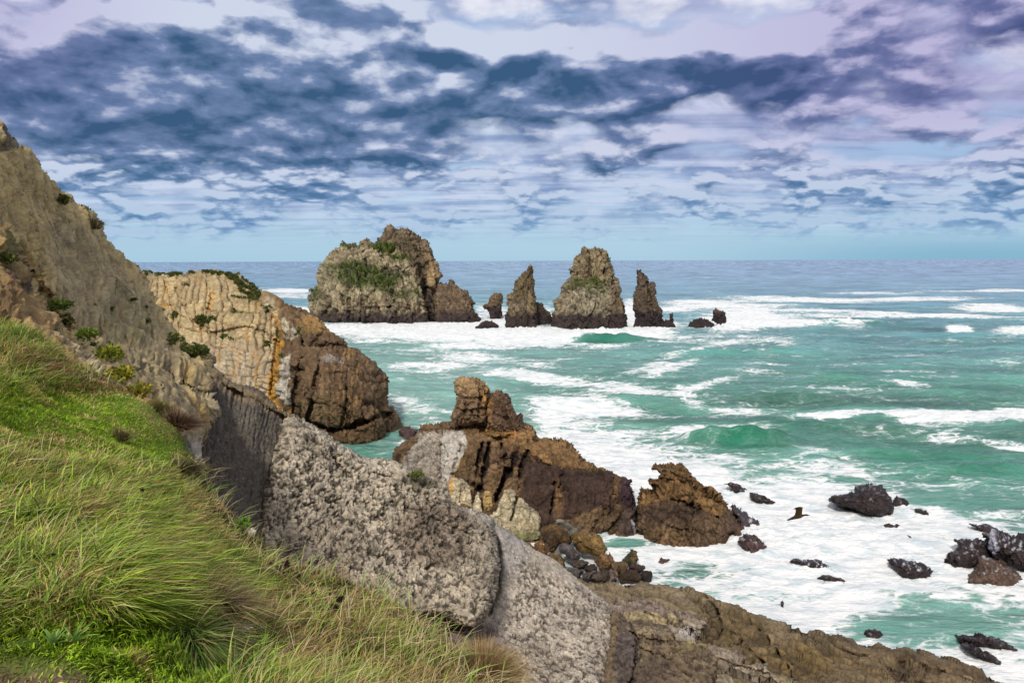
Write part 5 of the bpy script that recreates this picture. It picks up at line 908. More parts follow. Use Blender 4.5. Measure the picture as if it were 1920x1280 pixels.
def h1_col(V, P, S, I, info, Nn):
    g1, m, f, e, rid = info
    z = [(('b', 120, 330, 60, 30), (110, 96, 74), 10, .6), ([(75, 440), (110, 400), (260, 540), (380, 700), (380, 880), (280, 800), (190, 700), (110, 560)], (148, 136, 114), 16, .5), (('b', 60, 340, 70, 60), (176, 156, 104), 16, .7), (('b', 230, 600, 60, 50), (156, 146, 104), 16, .6),
         (('b', 355, 790, 40, 30), (184, 168, 132), 8, .8), (('b', 398, 765, 16, 24), (198, 184, 152), 5, .9), (('l', 8, [(345, 700), (350, 760), (385, 800), (383, 850)]), (188, 158, 92), 6, .7), (('b', 350, 862, 22, 34), (186, 180, 172), 6, .9), (('b', 395, 690, 20, 26), (122, 106, 78), 6, .7),
         ([(0, 240), (22, 262), (20, 280), (0, 285)], (82, 70, 62), 4, .9), (('b', 5, 560, 26, 50), (120, 92, 70), 10, .8), (('l', 3.5, [(316, 640), (318, 700), (316, 780)]), (66, 58, 54), 3, .8)]
    z = [(a, b, c, k, {'wob': 10, 'sc': 26}) for (a, b, c, k) in z]
    c = paint((190, 168, 116), P, z, 521)
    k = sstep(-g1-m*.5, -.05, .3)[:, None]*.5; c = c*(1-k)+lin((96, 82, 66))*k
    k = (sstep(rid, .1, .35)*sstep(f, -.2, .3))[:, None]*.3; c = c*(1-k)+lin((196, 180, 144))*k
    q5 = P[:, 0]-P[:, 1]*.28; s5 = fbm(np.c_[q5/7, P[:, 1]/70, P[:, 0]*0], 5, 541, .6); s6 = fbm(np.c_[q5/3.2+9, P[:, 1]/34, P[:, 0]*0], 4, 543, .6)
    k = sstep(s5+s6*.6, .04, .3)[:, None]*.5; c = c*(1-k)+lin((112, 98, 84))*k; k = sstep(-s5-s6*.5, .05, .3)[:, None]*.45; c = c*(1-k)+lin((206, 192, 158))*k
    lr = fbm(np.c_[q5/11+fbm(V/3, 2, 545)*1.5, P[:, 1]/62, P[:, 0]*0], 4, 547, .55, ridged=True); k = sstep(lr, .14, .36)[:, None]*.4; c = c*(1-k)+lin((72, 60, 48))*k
    k = np.clip(e, 0, 1)[:, None]*.5; c = c*(1-k)+lin((80, 66, 52))*k
    k = (sstep(fbm(V/.7, 4, 525, .65), .08, .22)*sstep(fbm(V/6, 3, 527), -.15, .15))[:, None]*.6; c = c*(1-k)+lin((74, 76, 44))*k
    gm = vegmask(P, vgl, V, 530)[:, None]; return c*(1-gm*.7)+lin((66, 72, 38))*gm*.7
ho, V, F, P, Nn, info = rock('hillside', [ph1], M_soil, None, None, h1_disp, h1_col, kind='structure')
vs_ = tufts('hillside_growth', V, F, P, vegmask(P, vgl, V, 530)*sstep(fbm(V/.45, 3, 533), -.1, .15), 9000, .10, [(74, 88, 34), (98, 108, 44), (56, 66, 32), (120, 112, 66)], None, leaves=6); tag(vs_, 'low green growth clinging to the bare hillside gullies', 'undergrowth', kind='stuff')
bk = [(-400, 380), (0, 432), (14, 446), (30, 470), (42, 500), (62, 528), (80, 565), (100, 600), (120, 622), (145, 655), (165, 672), (182, 690), (205, 706), (230, 735), (262, 765), (300, 800), (260, 900), (0, 800), (-400, 800)]
bkD = [(-400, 380, 12), (0, 432, 17), (62, 528, 17), (120, 622, 16.4), (182, 690, 15.4), (262, 765, 14), (0, 620, 14.4), (0, 800, 11.5), (260, 900, 11), (-400, 800, 9)]
pbk = piece(bk, bkD, .8, 22, None, 2.0, 1.3, 8, 541, skirt=(4, 60))
def bk_disp(V, P, S, Nn):
    a = fbm(V/1.3, 5, 543, .62); e, c = blocks(V, (.7, .7, .5), rotm('Y', 40), 545, .3); t = blocks.tilt; r = fbm(V/.6, 4, 547, .6, ridged=True)
    return a*.55+t*.22+r*.2, (a, r, e)
def bk_col(V, P, S, I, info, Nn):
    a, r, e = info; z = [(('b', 10, 470, 22, 30), (96, 100, 56), 8, .7), (('l', 12, [(10, 520), (50, 540)]), (62, 50, 52), 8, .9), (('b', 5, 560, 20, 40), (124, 98, 72), 8, .6), (('l', 6, [(110, 625), (150, 660), (185, 695)]), (204, 188, 156), 5, .8), (('b', 60, 600, 50, 30), (176, 148, 106), 10, .7)]
    c = paint((158, 134, 92), P, [(a_, b_, c_, k_, {'wob': 7, 'sc': 16}) for (a_, b_, c_, k_) in z], 549)
    k = sstep(-a-r*.6, 0, .35)[:, None]*.6; return c*(1-k)+lin((74, 58, 48))*k
rock('bank', [pbk], M_soil, None, None, bk_disp, bk_col, kind='structure')

# rocky gully floor running from under the turf down to the foot of the walls
gu = [(300, 960), (385, 960), (430, 1020), (470, 1060), (522, 1105), (620, 1130), (735, 1175), (830, 1235), (885, 1300), (975, 1350), (1150, 1400), (1350, 1450), (1500, 1500), (1900, 1560), (1900, 2300), (-900, 2300), (-900, 1000), (0, 800)]
guD = [(300, 960, 21), (430, 1020, 26.5), (520, 1105, 27.5), (735, 1175, 28.5), (900, 1300, 28), (1150, 1400, 25.5), (1500, 1500, 26), (1900, 1560, 25), (1900, 2300, 9), (800, 1800, 9), (300, 1500, 9.5), (-900, 2300, 3.2), (-900, 1000, 12), (0, 900, 15), (300, 2300, 4.2), (0, 1500, 8)]
pgu = piece(gu, guD, .5, 10, None, 6.0, 4, 20, 581, skirt=(3, 60))
rock('gully_floor', [pgu], M_soil, None, None, d_cliff(.8, None, 583), lambda V, P, S, I, info, Nn: shade_rock(paint((132, 118, 98), P, [], 585), info), kind='structure')
# ================================================================ GRASSY GROUND
gp = [(-900, 560), (-300, 575), (0, 606), (30, 618), (60, 640), (95, 655), (130, 680), (165, 692), (190, 703), (225, 722), (255, 745), (285, 770), (310, 790), (338, 812), (352, 838), (372, 862), (384, 890), (398, 925), (415, 955), (440, 985), (470, 1008), (495, 1035), (522, 1052), (570, 1062), (620, 1076), (660, 1090), (700, 1102), (735, 1122), (765, 1142), (800, 1165), (830, 1182), (860, 1218), (885, 1245), (930, 1275), (975, 1300), (1080, 1400), (1250, 1900), (1250, 2300), (-900, 2300)]
gpD = [(-900, 560, 9), (0, 606, 13.2), (190, 703, 12.2), (310, 790, 10.8), (384, 890, 9.7), (470, 1008, 8.6), (620, 1076, 8.2), (830, 1182, 7.1), (975, 1300, 6.2), (0, 800, 7.6), (0, 1000, 5.0), (200, 1000, 5.3), (0, 1280, 3.2), (300, 1280, 3.5), (600, 1280, 4.7), (200, 850, 8.2), (400, 1050, 6.6), (0, 1900, 1.7), (1250, 2300, 2.0), (-900, 2300, 1.2), (1080, 1400, 5.0), (0, 700, 10.2), (-900, 900, 4)]
pgr = piece(gp, gpD, .5, 26, None, 3.0, 2.0, 12, 601, skirt=(1.5, 420), pw=2.0, bumps=[(230, 1060, 200, 60, .07), (380, 1150, 60, 30, .22), (60, 660, 70, 30, .4), (370, 960, 60, 40, .2), (640, 1200, 120, 40, .12)])
def gr_disp(V, P, S, Nn): return fbm(V/.9, 4, 603)*.22+fbm(V/.25, 3, 605)*.05, None
def gr_col(V, P, S, I, info, Nn):
    z = [(('b', 40, 1265, 190, 40), (118, 94, 78), 14, .9), (('b', 210, 800, 260, 70), (112, 138, 40), 20, .9), (('b', 160, 1220, 300, 40), (96, 122, 38), 14, .7)]
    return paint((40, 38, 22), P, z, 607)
gro, GV, GF, GP, GN, _ = rock('ground', [pgr], M_earth, None, None, gr_disp, gr_col, kind='structure')
# ---- blades
rg_ = np.random.default_rng(11)
def blades(root, th, L, lean, w, col, seg=3, droop=.35, tip=None):
    n = len(root); dirv = np.c_[np.cos(th), np.sin(th), np.zeros(n)]; side = np.c_[-np.sin(th), np.cos(th), rg_.normal(0, .35, n)]; side /= np.linalg.norm(side, axis=1)[:, None]
    pts = []
    for i in range(seg+1):
        t = i/seg; hor = L*lean*(t*.55+t*t*.45); up = L*(1-lean*.45)*t-L*droop*lean*1.25*t*t; ww = w*(1, .92, .62, .06)[min(3, int(round(t*3)))]
        c = root+dirv*hor[:, None]+np.c_[np.zeros(n), np.zeros(n), up]
        pts += [c-side*ww[:, None], c+side*ww[:, None]]
    V = np.stack(pts, 1).reshape(-1, 3); k = 2*(seg+1); b = np.arange(n)[:, None]*k
    F = np.concatenate([np.stack([b[:, 0]+2*i, b[:, 0]+2*i+1, b[:, 0]+2*i+3, b[:, 0]+2*i+2], 1) for i in range(seg)])
    ct = np.repeat(col[:, None, :], k, 1)*np.repeat(np.linspace(.55, 1.2, seg+1), 2)[None, :, None]  # darker roots paint the shaded gaps between blades; pale tips are real
    return V, F, ct.reshape(-1, 3)
def gauss(P, x, y, rx, ry): return np.exp(-(((P[:, 0]-x)/rx)**2+((P[:, 1]-y)/ry)**2)**1.5)
nfront = int((GF < len(GP)).all(1).sum())
fc = GP[GF].mean(1); fz = (fc[:, 0] > -140) & (fc[:, 0] < 1080) & (fc[:, 1] < 1420)
cand = np.where(fz)[0]
NB = 215000
wt_ = np.linalg.norm(np.cross(np.c_[GP[GF[cand][:, 2]]-GP[GF[cand][:, 0]], np.zeros(len(cand))], np.c_[GP[GF[cand][:, 3]]-GP[GF[cand][:, 1]], np.zeros(len(cand))]), axis=1)
dcam = GV[GF[cand]].mean(1)[:, 1]
wt_ = wt_*(.35+dcam/7); fi = rg_.choice(cand, NB, p=wt_/wt_.sum()); f = GF[fi]; u = rg_.random((NB, 1)); v = rg_.random((NB, 1))
root = (GV[f[:, 0]]*(1-u)+GV[f[:, 1]]*u)*(1-v)+(GV[f[:, 3]]*(1-u)+GV[f[:, 2]]*u)*v
RP = (GP[f[:, 0]]*(1-u)+GP[f[:, 1]]*u)*(1-v)+(GP[f[:, 3]]*(1-u)+GP[f[:, 2]]*u)*v
n1 = fbm(root/.8, 3, 611); n2 = fbm(root/.35+5, 3, 613); n3 = fbm(root/2.2+3, 3, 617)
mown = np.clip(gauss(RP, 170, 790, 260, 62)+gauss(RP, 330, 850, 60, 26)*.8+gauss(RP, 120, 850, 150, 40)*.5, 0, 1); bare = np.clip(gauss(RP, 40, 1268, 190, 34)+gauss(RP, 10, 1205, 90, 14)*.9+gauss(RP, -60, 1300, 240, 120)*.5, 0, 1); band_ = np.clip(gauss(RP, 160, 1205, 240, 34)+gauss(RP, 330, 1262, 110, 26)+gauss(RP, 120, 1240, 60, 10)+gauss(RP, 90, 1340, 340, 90), 0, 1)
topg = gauss(RP, 50, 655, 110, 42); lying = np.clip(gauss(RP, 230, 1060, 300, 120), 0, 1); eastdry = sstep(RP[:, 0]+(RP[:, 1]-1100)*-.5+n3*120, 400, 520); edgeb = sstep(RP[:, 1], 720, 700)*sstep(RP[:, 0], 110, 160)
brownrim = np.clip(gauss(RP, 230, 720, 150, 26)+gauss(RP, 300, 790, 60, 40)*.8+gauss(RP, 90, 690, 120, 22)*.6, 0, 1); greeneast = np.clip(gauss(RP, 560, 1110, 160, 40)*.5+gauss(RP, 760, 1210, 110, 60)*.7+gauss(RP, 640, 1260, 200, 30)*.5+gauss(RP, 440, 1090, 26, 46)+gauss(RP, 510, 1130, 40, 20)*.8, 0, 1)
L = .20+.12*lying+.12*topg+n1*.14; L = L*(1-mown*.72)*(1-band_*.74)*(1-bare*.8)*(1-eastdry*.18)
EDGE = [(190, 700), (255, 742), (310, 788), (352, 838), (384, 890), (415, 955), (470, 1008), (522, 1052), (620, 1076), (735, 1122), (830, 1182), (885, 1245), (975, 1300)]
L = L*(1-.62*sstep(60-polyline_d(RP, EDGE), 0, 40))
L = np.clip(L*rg_.uniform(.55, 1.35, NB), .03, .75)
dry = np.clip(.34+n2*1.8+eastdry*.6+brownrim*.6+gauss(RP, 60, 850, 120, 50)*.55-mown*.25-band_*.35-lying*.10-topg*.1-greeneast*.5+gauss(RP, 380, 1150, 60, 40)*.6+gauss(RP, 340, 940, 70, 50)*.35, 0, .95)
isdry = rg_.random(NB) < dry
th = R_(-2)+n3*3.6+n1*3.0+n2*4.0+rg_.normal(0, 1.0, NB)-gauss(RP, 350, 1230, 190, 60)*1.4-eastdry*.5+topg*.7+(rg_.random(NB) < .12)*rg_.uniform(-3, 3, NB)
lean = np.clip(.62+lying*.3+n1*.5+rg_.normal(0, .16, NB)-eastdry*.08, .15, 1.05)
gcol = lin(np.array([(170, 196, 54), (192, 210, 80), (126, 156, 46), (208, 218, 118), (150, 182, 44), (72, 98, 34)]))[rg_.integers(0, 6, NB)]
br = lin(np.array([(172, 206, 50), (184, 214, 66), (146, 186, 48)]))[rg_.integers(0, 3, NB)]; kb = np.clip(mown+band_, 0, 1)[:, None]; gcol = gcol*(1-kb)+br*kb
dkg = lin((58, 92, 34)); kt = np.clip(topg*.5+greeneast*.2, 0, 1)[:, None]; gcol = gcol*(1-kt)+dkg*kt*1.2
dcol = lin(np.array([(196, 172, 120), (170, 140, 92), (206, 188, 140), (138, 108, 72), (152, 130, 78), (180, 160, 92)]))[rg_.integers(0, 6, NB)]; kd = np.clip(brownrim*.6+eastdry*.25, 0, 1)[:, None]; dcol = dcol*(1-kd)+lin((150, 118, 84))*kd
col = np.where(isdry[:, None], dcol, gcol)*rg_.uniform(.35, 1.3, (NB, 1))*(1+n2[:, None]*.8)
keep = rg_.random(NB) > bare*.93; wd = np.clip(.0034+.0009*root[:, 1]/4, .002, .008)*rg_.uniform(.5, 1.5, NB)
wd = wd*(1-.3*mown)
sel = keep
for nm, lb, ms_ in (('green_grass', 'long green grass swept flat over the near slope', ~isdry), ('dry_grass', 'straw-coloured dry grass along the cliff edge', isdry)):
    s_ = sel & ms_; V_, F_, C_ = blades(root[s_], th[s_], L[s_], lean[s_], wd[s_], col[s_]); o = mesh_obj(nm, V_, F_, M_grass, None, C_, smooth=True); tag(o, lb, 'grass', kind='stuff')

NC = 9000; si = rg_.choice(np.where(keep & (mown+band_+bare < .35))[0], NC); kc_ = rg_.random(NC) < .45+.3*eastdry[si]
cc_ = np.where(kc_[:, None], lin(np.array([(214, 196, 146), (190, 164, 112), (226, 212, 170)]))[rg_.integers(0, 3, NC)], lin(np.array([(176, 198, 100), (150, 184, 80), (120, 158, 60)]))[rg_.integers(0, 3, NC)])
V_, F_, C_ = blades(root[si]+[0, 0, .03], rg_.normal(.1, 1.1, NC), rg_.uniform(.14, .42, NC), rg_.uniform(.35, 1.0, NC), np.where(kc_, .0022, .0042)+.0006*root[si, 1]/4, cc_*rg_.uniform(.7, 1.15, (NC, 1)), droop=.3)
tag(mesh_obj('coarse_grass', V_, F_, M_grass, None, C_), 'coarse loose blades and straw stems standing out of the turf', 'grass', kind='stuff')
# ---- single tussocks and plants
def ground_at(px, py):
    k = np.argmin(((GP[:len(GP)]-[px, py])**2).sum(1)); return GV[k].copy()
def tussock(label, px, py, r, h, n, cols, lean=(.3, 1.0), w=.004, off=0, pos=None, name='grass_tussock', cat='grass tussock', droop=.4, bias=None):
    p = ground_at(px, py) if pos is None else pos; a = rg_.uniform(0, 2*math.pi, n); q = np.sqrt(rg_.random(n))
    roots = np.c_[np.cos(a)*q*r*.45, np.sin(a)*q*r*.45, -q*q*.05*h]
    th = a+rg_.normal(0, .35, n); 
    if bias is not None: th = np.where(rg_.random(n) < .5, bias+rg_.normal(0, .5, n), th)
    ln = np.clip(lean[0]+(lean[1]-lean[0])*q+rg_.normal(0, .12, n), .05, 1.1); Lh = h*rg_.uniform(.65, 1.2, n)*(1.1-.25*q)
    c = lin(np.array(cols))[rg_.integers(0, len(cols), n)]*rg_.uniform(.6, 1.2, (n, 1))
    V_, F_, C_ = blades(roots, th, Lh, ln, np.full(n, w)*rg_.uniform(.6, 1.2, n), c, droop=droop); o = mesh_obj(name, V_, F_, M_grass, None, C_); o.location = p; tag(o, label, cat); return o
TAN = [(196, 170, 120), (176, 146, 100), (150, 118, 80), (206, 186, 140), (120, 92, 64)]
BR2 = [(128, 100, 82), (104, 78, 62), (152, 126, 96), (86, 62, 50)]
tussock('large domed straw-brown tussock at the bottom edge of the photo', 905, 1270, .42, .40, 3800, TAN, (.15, .9), .0022)
tussock('shaggy dark brown tussock on the brink above the white rock face', 330, 800, .40, .42, 2200, BR2, (.2, .95), .0045)
tussock('small upright greyish tuft in the bright mown strip', 222, 825, .24, .2, 700, [(120, 120, 70), (150, 140, 90), (90, 90, 50), (128, 104, 76)], (.1, .8), .0035)
tussock('drooping brown hummock of matted grass below the brink', 385, 1150, .3, .4, 1300, [(150, 128, 96), (128, 104, 78), (176, 156, 116), (112, 110, 62)], (.4, 1.0), .0045, droop=.5, bias=-1.2)
tussock('tall dark green tuft on the dry slope', 440, 1085, .2, .42, 900, [(76, 108, 38), (96, 128, 44), (58, 84, 32), (140, 130, 80)], (.1, .8), .003)
tussock('hanging green and straw tuft drooping to the bottom edge of the photo', 340, 1215, .24, .4, 800, [(110, 140, 60), (88, 118, 46), (150, 140, 92), (70, 92, 38)], (.4, 1.0), .0045, droop=.6, bias=-1.5)
tussock('spreading tuft of broad pale green blades with a white scrap caught in it', 425, 1205, .1, .30, 60, [(160, 182, 120), (130, 160, 90)], (.4, 1.0), .004)
tussock('bushy olive tuft beside the shaggy dark brown tussock', 290, 775, .3, .3, 1200, [(130, 128, 66), (104, 108, 50), (160, 142, 92)], (.15, .9), .004)
tussock('dark tuft at the brink below the white rock face', 345, 880, .34, .3, 1500, [(86, 96, 44), (120, 104, 70), (64, 74, 36), (146, 124, 88)], (.3, 1.0), .004)
# ---- leafy plants
def shrub(label, px, py, d, r, n, cols, size=.07, cat='shrub', name='shrub', flat=.6, pos=None):
    p = at(px, py, d) if pos is None else pos; q = rg_.normal(0, 1, (n, 3)); q /= np.linalg.norm(q, axis=1)[:, None]; q *= (rg_.random((n, 1))**.4)*r*(1, 1, flat)
    q[:, 2] += .25*r*flat; nb = 1+.5*perlin(q/r*1.6+px, 3); q *= nb[:, None]
    dr = q/np.maximum(np.linalg.norm(q, axis=1), 1e-6)[:, None]+rg_.normal(0, .6, (n, 3))+[0, 0, .5]; dr /= np.linalg.norm(dr, axis=1)[:, None]
    s_ = np.cross(dr, rg_.normal(0, 1, (n, 3))); s_ /= np.linalg.norm(s_, axis=1)[:, None]; Ls = size*rg_.uniform(.6, 1.3, (n, 1))
    Q = np.stack([q-s_*Ls*.08, q+dr*Ls*.5-s_*Ls*.32, q+dr*Ls, q+dr*Ls*.5+s_*Ls*.32], 1).reshape(-1, 3)
    c = np.repeat(lin(np.array(cols))[rg_.integers(0, len(cols), n)]*rg_.uniform(.6, 1.25, (n, 1)), 4, 0)
    if pos is None:
        o = bpy.data.objects.new(name, None); C.objects.link(o); o.location = p; mesh_obj('leaves', Q, np.arange(len(Q)).reshape(-1, 4), M_leaf, o, c, smooth=False)
        m = 9; a = rg_.uniform(0, 6.28, m); root = np.zeros((m, 3))+[0, 0, -.3*r]
        V_, F_, C_ = blades(root, a, np.full(m, r*1.1), rg_.uniform(.2, .9, m), np.full(m, .02*r+.006), np.tile(lin((86, 70, 50)), (m, 1)), droop=.1); mesh_obj('stems', V_, F_, M_leaf, o, C_)
    else:
        o = mesh_obj(name, Q, np.arange(len(Q)).reshape(-1, 4), M_leaf, None, c, smooth=False); o.location = p
    tag(o, label, cat); return o
YG = [(150, 160, 40), (176, 176, 52), (110, 130, 44), (90, 112, 40)]; DG = [(78, 92, 42), (96, 108, 52), (64, 76, 36), (112, 110, 66)]
shrub('yellow-green bush at the foot of the gully, left of the bare grey face', 206, 666, 15.6, .24, 520, YG)
shrub('yellowing bush lower down the gully beside the grass', 228, 704, 14.6, .2, 420, [(190, 176, 40), (160, 160, 50), (110, 120, 44)])
shrub('bright green shrub in the gully, higher than the yellow-green bush', 164, 628, 17.0, .22, 420, [(106, 130, 50), (90, 110, 44), (134, 148, 60)], .07, flat=.45)
shrub('small yellow-flecked plant near the end of the gully', 262, 735, 13.4, .18, 300, [(190, 170, 50), (120, 130, 50), (150, 140, 60)])
shrub('rounded green bush on the lower rim of the hillside, left one of two', 320, 641, 36.2, .45, 700, [(96, 118, 40), (70, 90, 34), (120, 138, 50)], .13)
shrub('wide dark green bush on the lower rim of the hillside, right one of two', 368, 660, 33.6, .5, 900, DG, .12, flat=.4)
shrub('dark bush notched into the upper ridge of the hillside', 119, 376, 32.4, .2, 300, DG, .1, flat=.8)
shrub('low dark bush in the upper part of the gully', 112, 574, 21.5, .3, 460, [(86, 106, 44), (100, 120, 50), (68, 84, 36)], .09, flat=.4)
shrub('low olive bush at the left photo edge above the long grass', 8, 488, 16.4, .22, 420, [(104, 116, 52), (120, 128, 60), (84, 94, 44)], .07, flat=.4)
shrub('small bright green plant on the rocky lip above the dark rock wall', 452, 985, 8.75, .1, 260, [(110, 160, 40), (140, 180, 60), (84, 124, 36)], .04)
shrub('tiny green cushion plant on top of the popcorn-weathered wall', 781, 892, 33.0, .3, 420, [(130, 146, 60), (100, 112, 50), (80, 88, 44)], .08, flat=.4)
tussock('wispy dry grass standing against the sky on the hillside ridge', 170, 418, .9, .8, 260, [(110, 96, 70), (130, 116, 84), (84, 80, 52)], (.1, .7), .014, pos=at(170, 428, 36.4))
# dry stalks and seed heads standing in the grass
def stalk(label, px, py, h, lean, az_, heads, colr=(110, 84, 58), hr=.02, name='dry_stalk', branches=0, w=.0022, grp=None):
    p = ground_at(px, py); o = bpy.data.objects.new(name, None); C.objects.link(o); o.location = p; tag(o, label, 'dry stalk', grp)
    vs, fs = [], []
    def tube(pts, r0, r1):
        b = len(vs); k = 5
        for i, q in enumerate(pts):
            r = r0+(r1-r0)*i/(len(pts)-1)
            for j in range(k): a = 2*math.pi*j/k; vs.append((q[0]+r*math.cos(a), q[1]+r*math.sin(a), q[2]))
        for i in range(len(pts)-1):
            for j in range(k): fs.append((b+i*k+j, b+i*k+(j+1) % k, b+(i+1)*k+(j+1) % k, b+(i+1)*k+j))
    dx, dy = math.cos(az_), math.sin(az_); L = [np.array([dx*lean*h*t*t, dy*lean*h*t*t, h*t-.02]) for t in np.linspace(0, 1, 8)]; tube(L, w, w*.5)
    ends = [L[-1]]
    for b in range(branches):
        s0 = L[3+b % 4]; a = az_+1.5+b*2.1; e = s0+np.array([math.cos(a)*.3*h, math.sin(a)*.3*h, .22*h]); tube([s0, (s0+e)/2+[0, 0, -.01], e], w*.7, w*.4); ends.append(e)
    mesh_obj('stem', vs, fs, M_grass, o, np.tile(lin(colr), (len(vs), 1)))
    for e in ends[:heads]:
        n = 70; q = rg_.normal(0, 1, (n, 3)); q /= np.linalg.norm(q, axis=1)[:, None]; sd_ = np.cross(q, rg_.normal(0, 1, (n, 3))); sd_ /= np.linalg.norm(sd_, axis=1)[:, None]
        Q = np.stack([e+q*hr*.1-sd_*hr*.2, e+q*hr-sd_*hr*.12, e+q*hr*1.2, e+q*hr*.4+sd_*hr*.2], 1).reshape(-1, 3)
        mesh_obj('seed_head', Q, np.arange(len(Q)).reshape(-1, 4), M_grass, o, np.tile(lin((62, 46, 40)), (len(Q), 1)), smooth=False)
SG = 'dark thistle heads along the cliff edge'
stalk('dark thistle head close to the rock wall, leftmost of those along the edge', 506, 1082, .14, .2, 2, 1, hr=.032, grp=SG)
stalk('double dark thistle head, largest of those along the cliff edge', 530, 1096, .2, .2, 1, 2, hr=.04, branches=1, grp=SG)
stalk('small dark thistle head right of the double one', 553, 1098, .14, .3, 0, 1, hr=.025, grp=SG)
stalk('dark thistle head on the green slope, rightmost along the edge', 597, 1135, .16, .2, 2.5, 1, hr=.03, grp=SG)
stalk('brown thistle clump standing over the matted dry grass', 636, 1168, .22, .1, 1, 3, hr=.035, branches=2, grp=SG)
stalk('forked dark dead stalk in the middle of the grass slope', 270, 985, .30, .1, 2, 2, (78, 62, 52), .018, branches=3, w=.004)
stalk('thin reddish dead stalk at the left in the long grass', 70, 1010, .18, .1, 1, 1, (96, 76, 66), .012, w=.002)
stalk('tall pale bent grass stalk standing at the left of the slope', 88, 930, .55, .15, 2.6, 0, (206, 190, 140), w=.0024, name='dry_stalk')
stalk('pale straw stalk leaning right, near the forked dead stalk', 100, 960, .42, .6, .4, 0, (206, 186, 140), w=.0022)
# broad-leaved rosettes near the path
def rosette(label, px, py, n, L, cols):
    p = ground_at(px, py); a = rg_.uniform(0, 6.28, n); V_, F_, C_ = blades(np.zeros((n, 3)), a, L*rg_.uniform(.7, 1.2, n), rg_.uniform(.35, .9, n), np.full(n, .008), lin(np.array(cols))[rg_.integers(0, len(cols), n)], droop=.3)
    o = mesh_obj('broadleaf_plant', V_, F_, M_grass, None, C_); o.location = p; tag(o, label, 'plant')
rosette('pale broad-leaved plant at the edge of the short turf, left one', 100, 1215, 16, .12, [(160, 190, 110), (130, 170, 80)])
rosette('pale broad-leaved plant at the edge of the short turf, right one', 138, 1212, 16, .13, [(150, 184, 96), (120, 164, 70)])
# white stone and scrap
def lump(name, label, cat, p, r, colr, seed, mat=M_earth, sc=(1, 1, 1)):
    me = []; n = 20; m = 14; V = []; F = []
    for i in range(m+1):
        for j in range(n):
            a = math.pi*i/m; b = 2*math.pi*j/n; V.append((math.sin(a)*math.cos(b), math.sin(a)*math.sin(b), math.cos(a)))
    V = np.array(V); V *= (1+fbm(V*1.3+seed, 3, seed)*.8)[:, None]; V *= np.array(sc)*r
    F = [(i*n+j, (i+1)*n+j, (i+1)*n+(j+1) % n, i*n+(j+1) % n) for i in range(m) for j in range(n)]
    o = mesh_obj(name, V, F, mat, None, np.tile(lin(colr), (len(V), 1))); o.location = p; tag(o, label, cat); return o
lump('stone', 'single white rounded stone on the brink in front of the dark rock wall', 'stone', ground_at(466, 1010)+[0, 0, .05], .055, (222, 216, 204), 5)
n = 9; V_, F_, C_ = blades(np.zeros((n, 3)), rg_.normal(-.6, .35, n), np.full(n, .13), np.full(n, 1.0), np.full(n, .009), np.tile(lin((238, 236, 232)), (n, 1)), droop=.2)
o = mesh_obj('feather', V_, F_, M_grass, None, C_); o.location = ground_at(455, 1218)+[0, 0, .16]; tag(o, 'frayed white feather-like scrap lying on the dry grass', 'feather')

# ---- rough lip of rock between the grass and the dark wall
lp = [(366, 880), (385, 905), (400, 930), (415, 948), (436, 962), (452, 978), (470, 995), (486, 1012), (505, 1030), (520, 1048), (500, 1062), (460, 1030), (425, 990), (395, 960), (372, 920)]
p_ = piece(lp, [(366, 880, 10.2), (520, 1050, 8.7), (430, 980, 9.1)], .25, 10, None, 1.0, 1.8, 7, 701, skirt=(.8, 40))
def lip_disp(V, P, S, Nn): r = fbm(V/.16, 4, 703, .65, ridged=True); return fbm(V/.4, 4, 705)*.16+r*.05, r
rock('rock_lip', [p_], M_earth, 'crumbling dark rocky lip between the grass slope and the dark wall', 'rock', lip_disp, lambda V, P, S, I, r, Nn: paint((122, 108, 98), P, zz_([(('b', 400, 940, 20, 10), (170, 156, 140), 5, .6), (('b', 466, 1003, 12, 8), (180, 164, 130), 4, .6)]), 707)*(0.7+sstep(r, -.3, .3)*.5)[:, None])

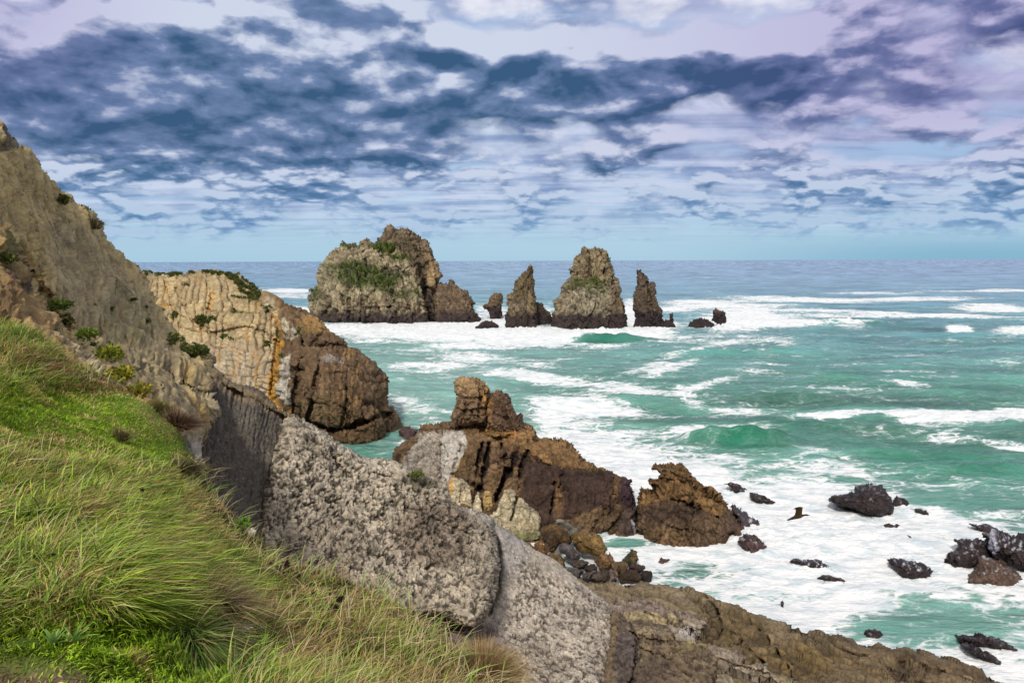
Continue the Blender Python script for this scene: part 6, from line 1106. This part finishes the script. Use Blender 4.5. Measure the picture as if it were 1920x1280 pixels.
# ---- bird: cormorant flying to the right
def bird():
    d = 35.0; c = at(1496, 966, d); s = d/F0
    # spine from tail to bill in the plane facing the viewer: (x px, y px up, half height px, half width px)
    sp = [(-20, -9, .6, 2.6), (-17, -8, 1.5, 3.0), (-12, -6, 2.4, 2.8), (-6, -3.5, 3.6, 3.6), (0, -1.8, 4.3, 4.4), (5, -1, 4.0, 4.0), (9, 0, 2.6, 2.6), (13, .8, 1.7, 1.6), (16, 1, 1.9, 1.7), (18.5, .9, 1.7, 1.5), (20, .6, .8, .7), (23.5, .2, .35, .3)]
    V, F, Cc = [], [], []; k = 12
    for x, y, hh, hw in sp:
        for j in range(k): a = 2*math.pi*j/k; V.append((x*s, hw*s*math.cos(a), (y+hh*math.sin(a))*s)); Cc.append(lin((84, 58, 34)) if x > 0 and x < 13 else lin((50, 38, 30)))
    for i in range(len(sp)-1):
        for j in range(k): F.append((i*k+j, i*k+(j+1) % k, (i+1)*k+(j+1) % k, (i+1)*k+j))
    for e in (0, len(sp)-1):
        b = len(V); V.append((sp[e][0]*s, 0, sp[e][1]*s)); Cc.append(lin((50, 38, 30)))
        for j in range(0, k, 2):
            q = (e*k+j, e*k+(j+1) % k, e*k+(j+2) % k, b); F.append(q)
    def wing(ch):   # chord stations: (leading x,y,depth, trailing x,y,depth) in px units
        b = len(V)
        for (lx, ly, lz, tx, ty, tz) in ch:
            for t, th in ((0, 0), (.3, .5), (.7, .35), (1, 0)):
                for sg in (1, -1):
                    yy_ = lz+(tz-lz)*t; V.append(((lx+(tx-lx)*t)*s, yy_*s, (ly+(ty-ly)*t+sg*th-yy_*.325)*s)); Cc.append(lin((92, 72, 42)) if .1 < t < .9 else lin((40, 32, 26)))
        for i in range(len(ch)-1):
            for j in range(3):
                a = b+i*8+2*j; F.append((a, a+2, a+10, a+8)); F.append((a+1, a+9, a+11, a+3))
            F.append((b+i*8+6, b+i*8+7, b+i*8+15, b+i*8+14)); F.append((b+i*8, b+i*8+8, b+i*8+9, b+i*8+1))
        e = b+(len(ch)-1)*8
        for j in range(3): F.append((e+2*j, e+2*j+1, e+2*j+3, e+2*j+2))
    wing([(7, 0, -3, -9, -2, -3), (5, 6, -8, -8.5, 3, -8), (4, 12, -12, -9, 8, -12), (3, 16.5, -16, -10, 11, -16), (-5, 17.3, -20, -14, 12.8, -20), (-13, 16, -26, -18, 12.8, -25), (-20, 12.5, -31, -20.5, 11.6, -31)])
    wing([(6, 0, 3, -2, 0, 3), (8, 4, 10, 2, 3, 10), (11, 7.5, 18, 6, 5.5, 18), (14, 8.6, 28, 11, 7.4, 28)])
    o = mesh_obj('bird', V, F, M_bird, None, np.array(Cc)); o.location = c; tag(o, 'dark brown cormorant-like bird gliding right with raised wings over white foam', 'bird')
M_bird = leaf_mat('plumage', 0.0, .7)
bird()

build_sea()
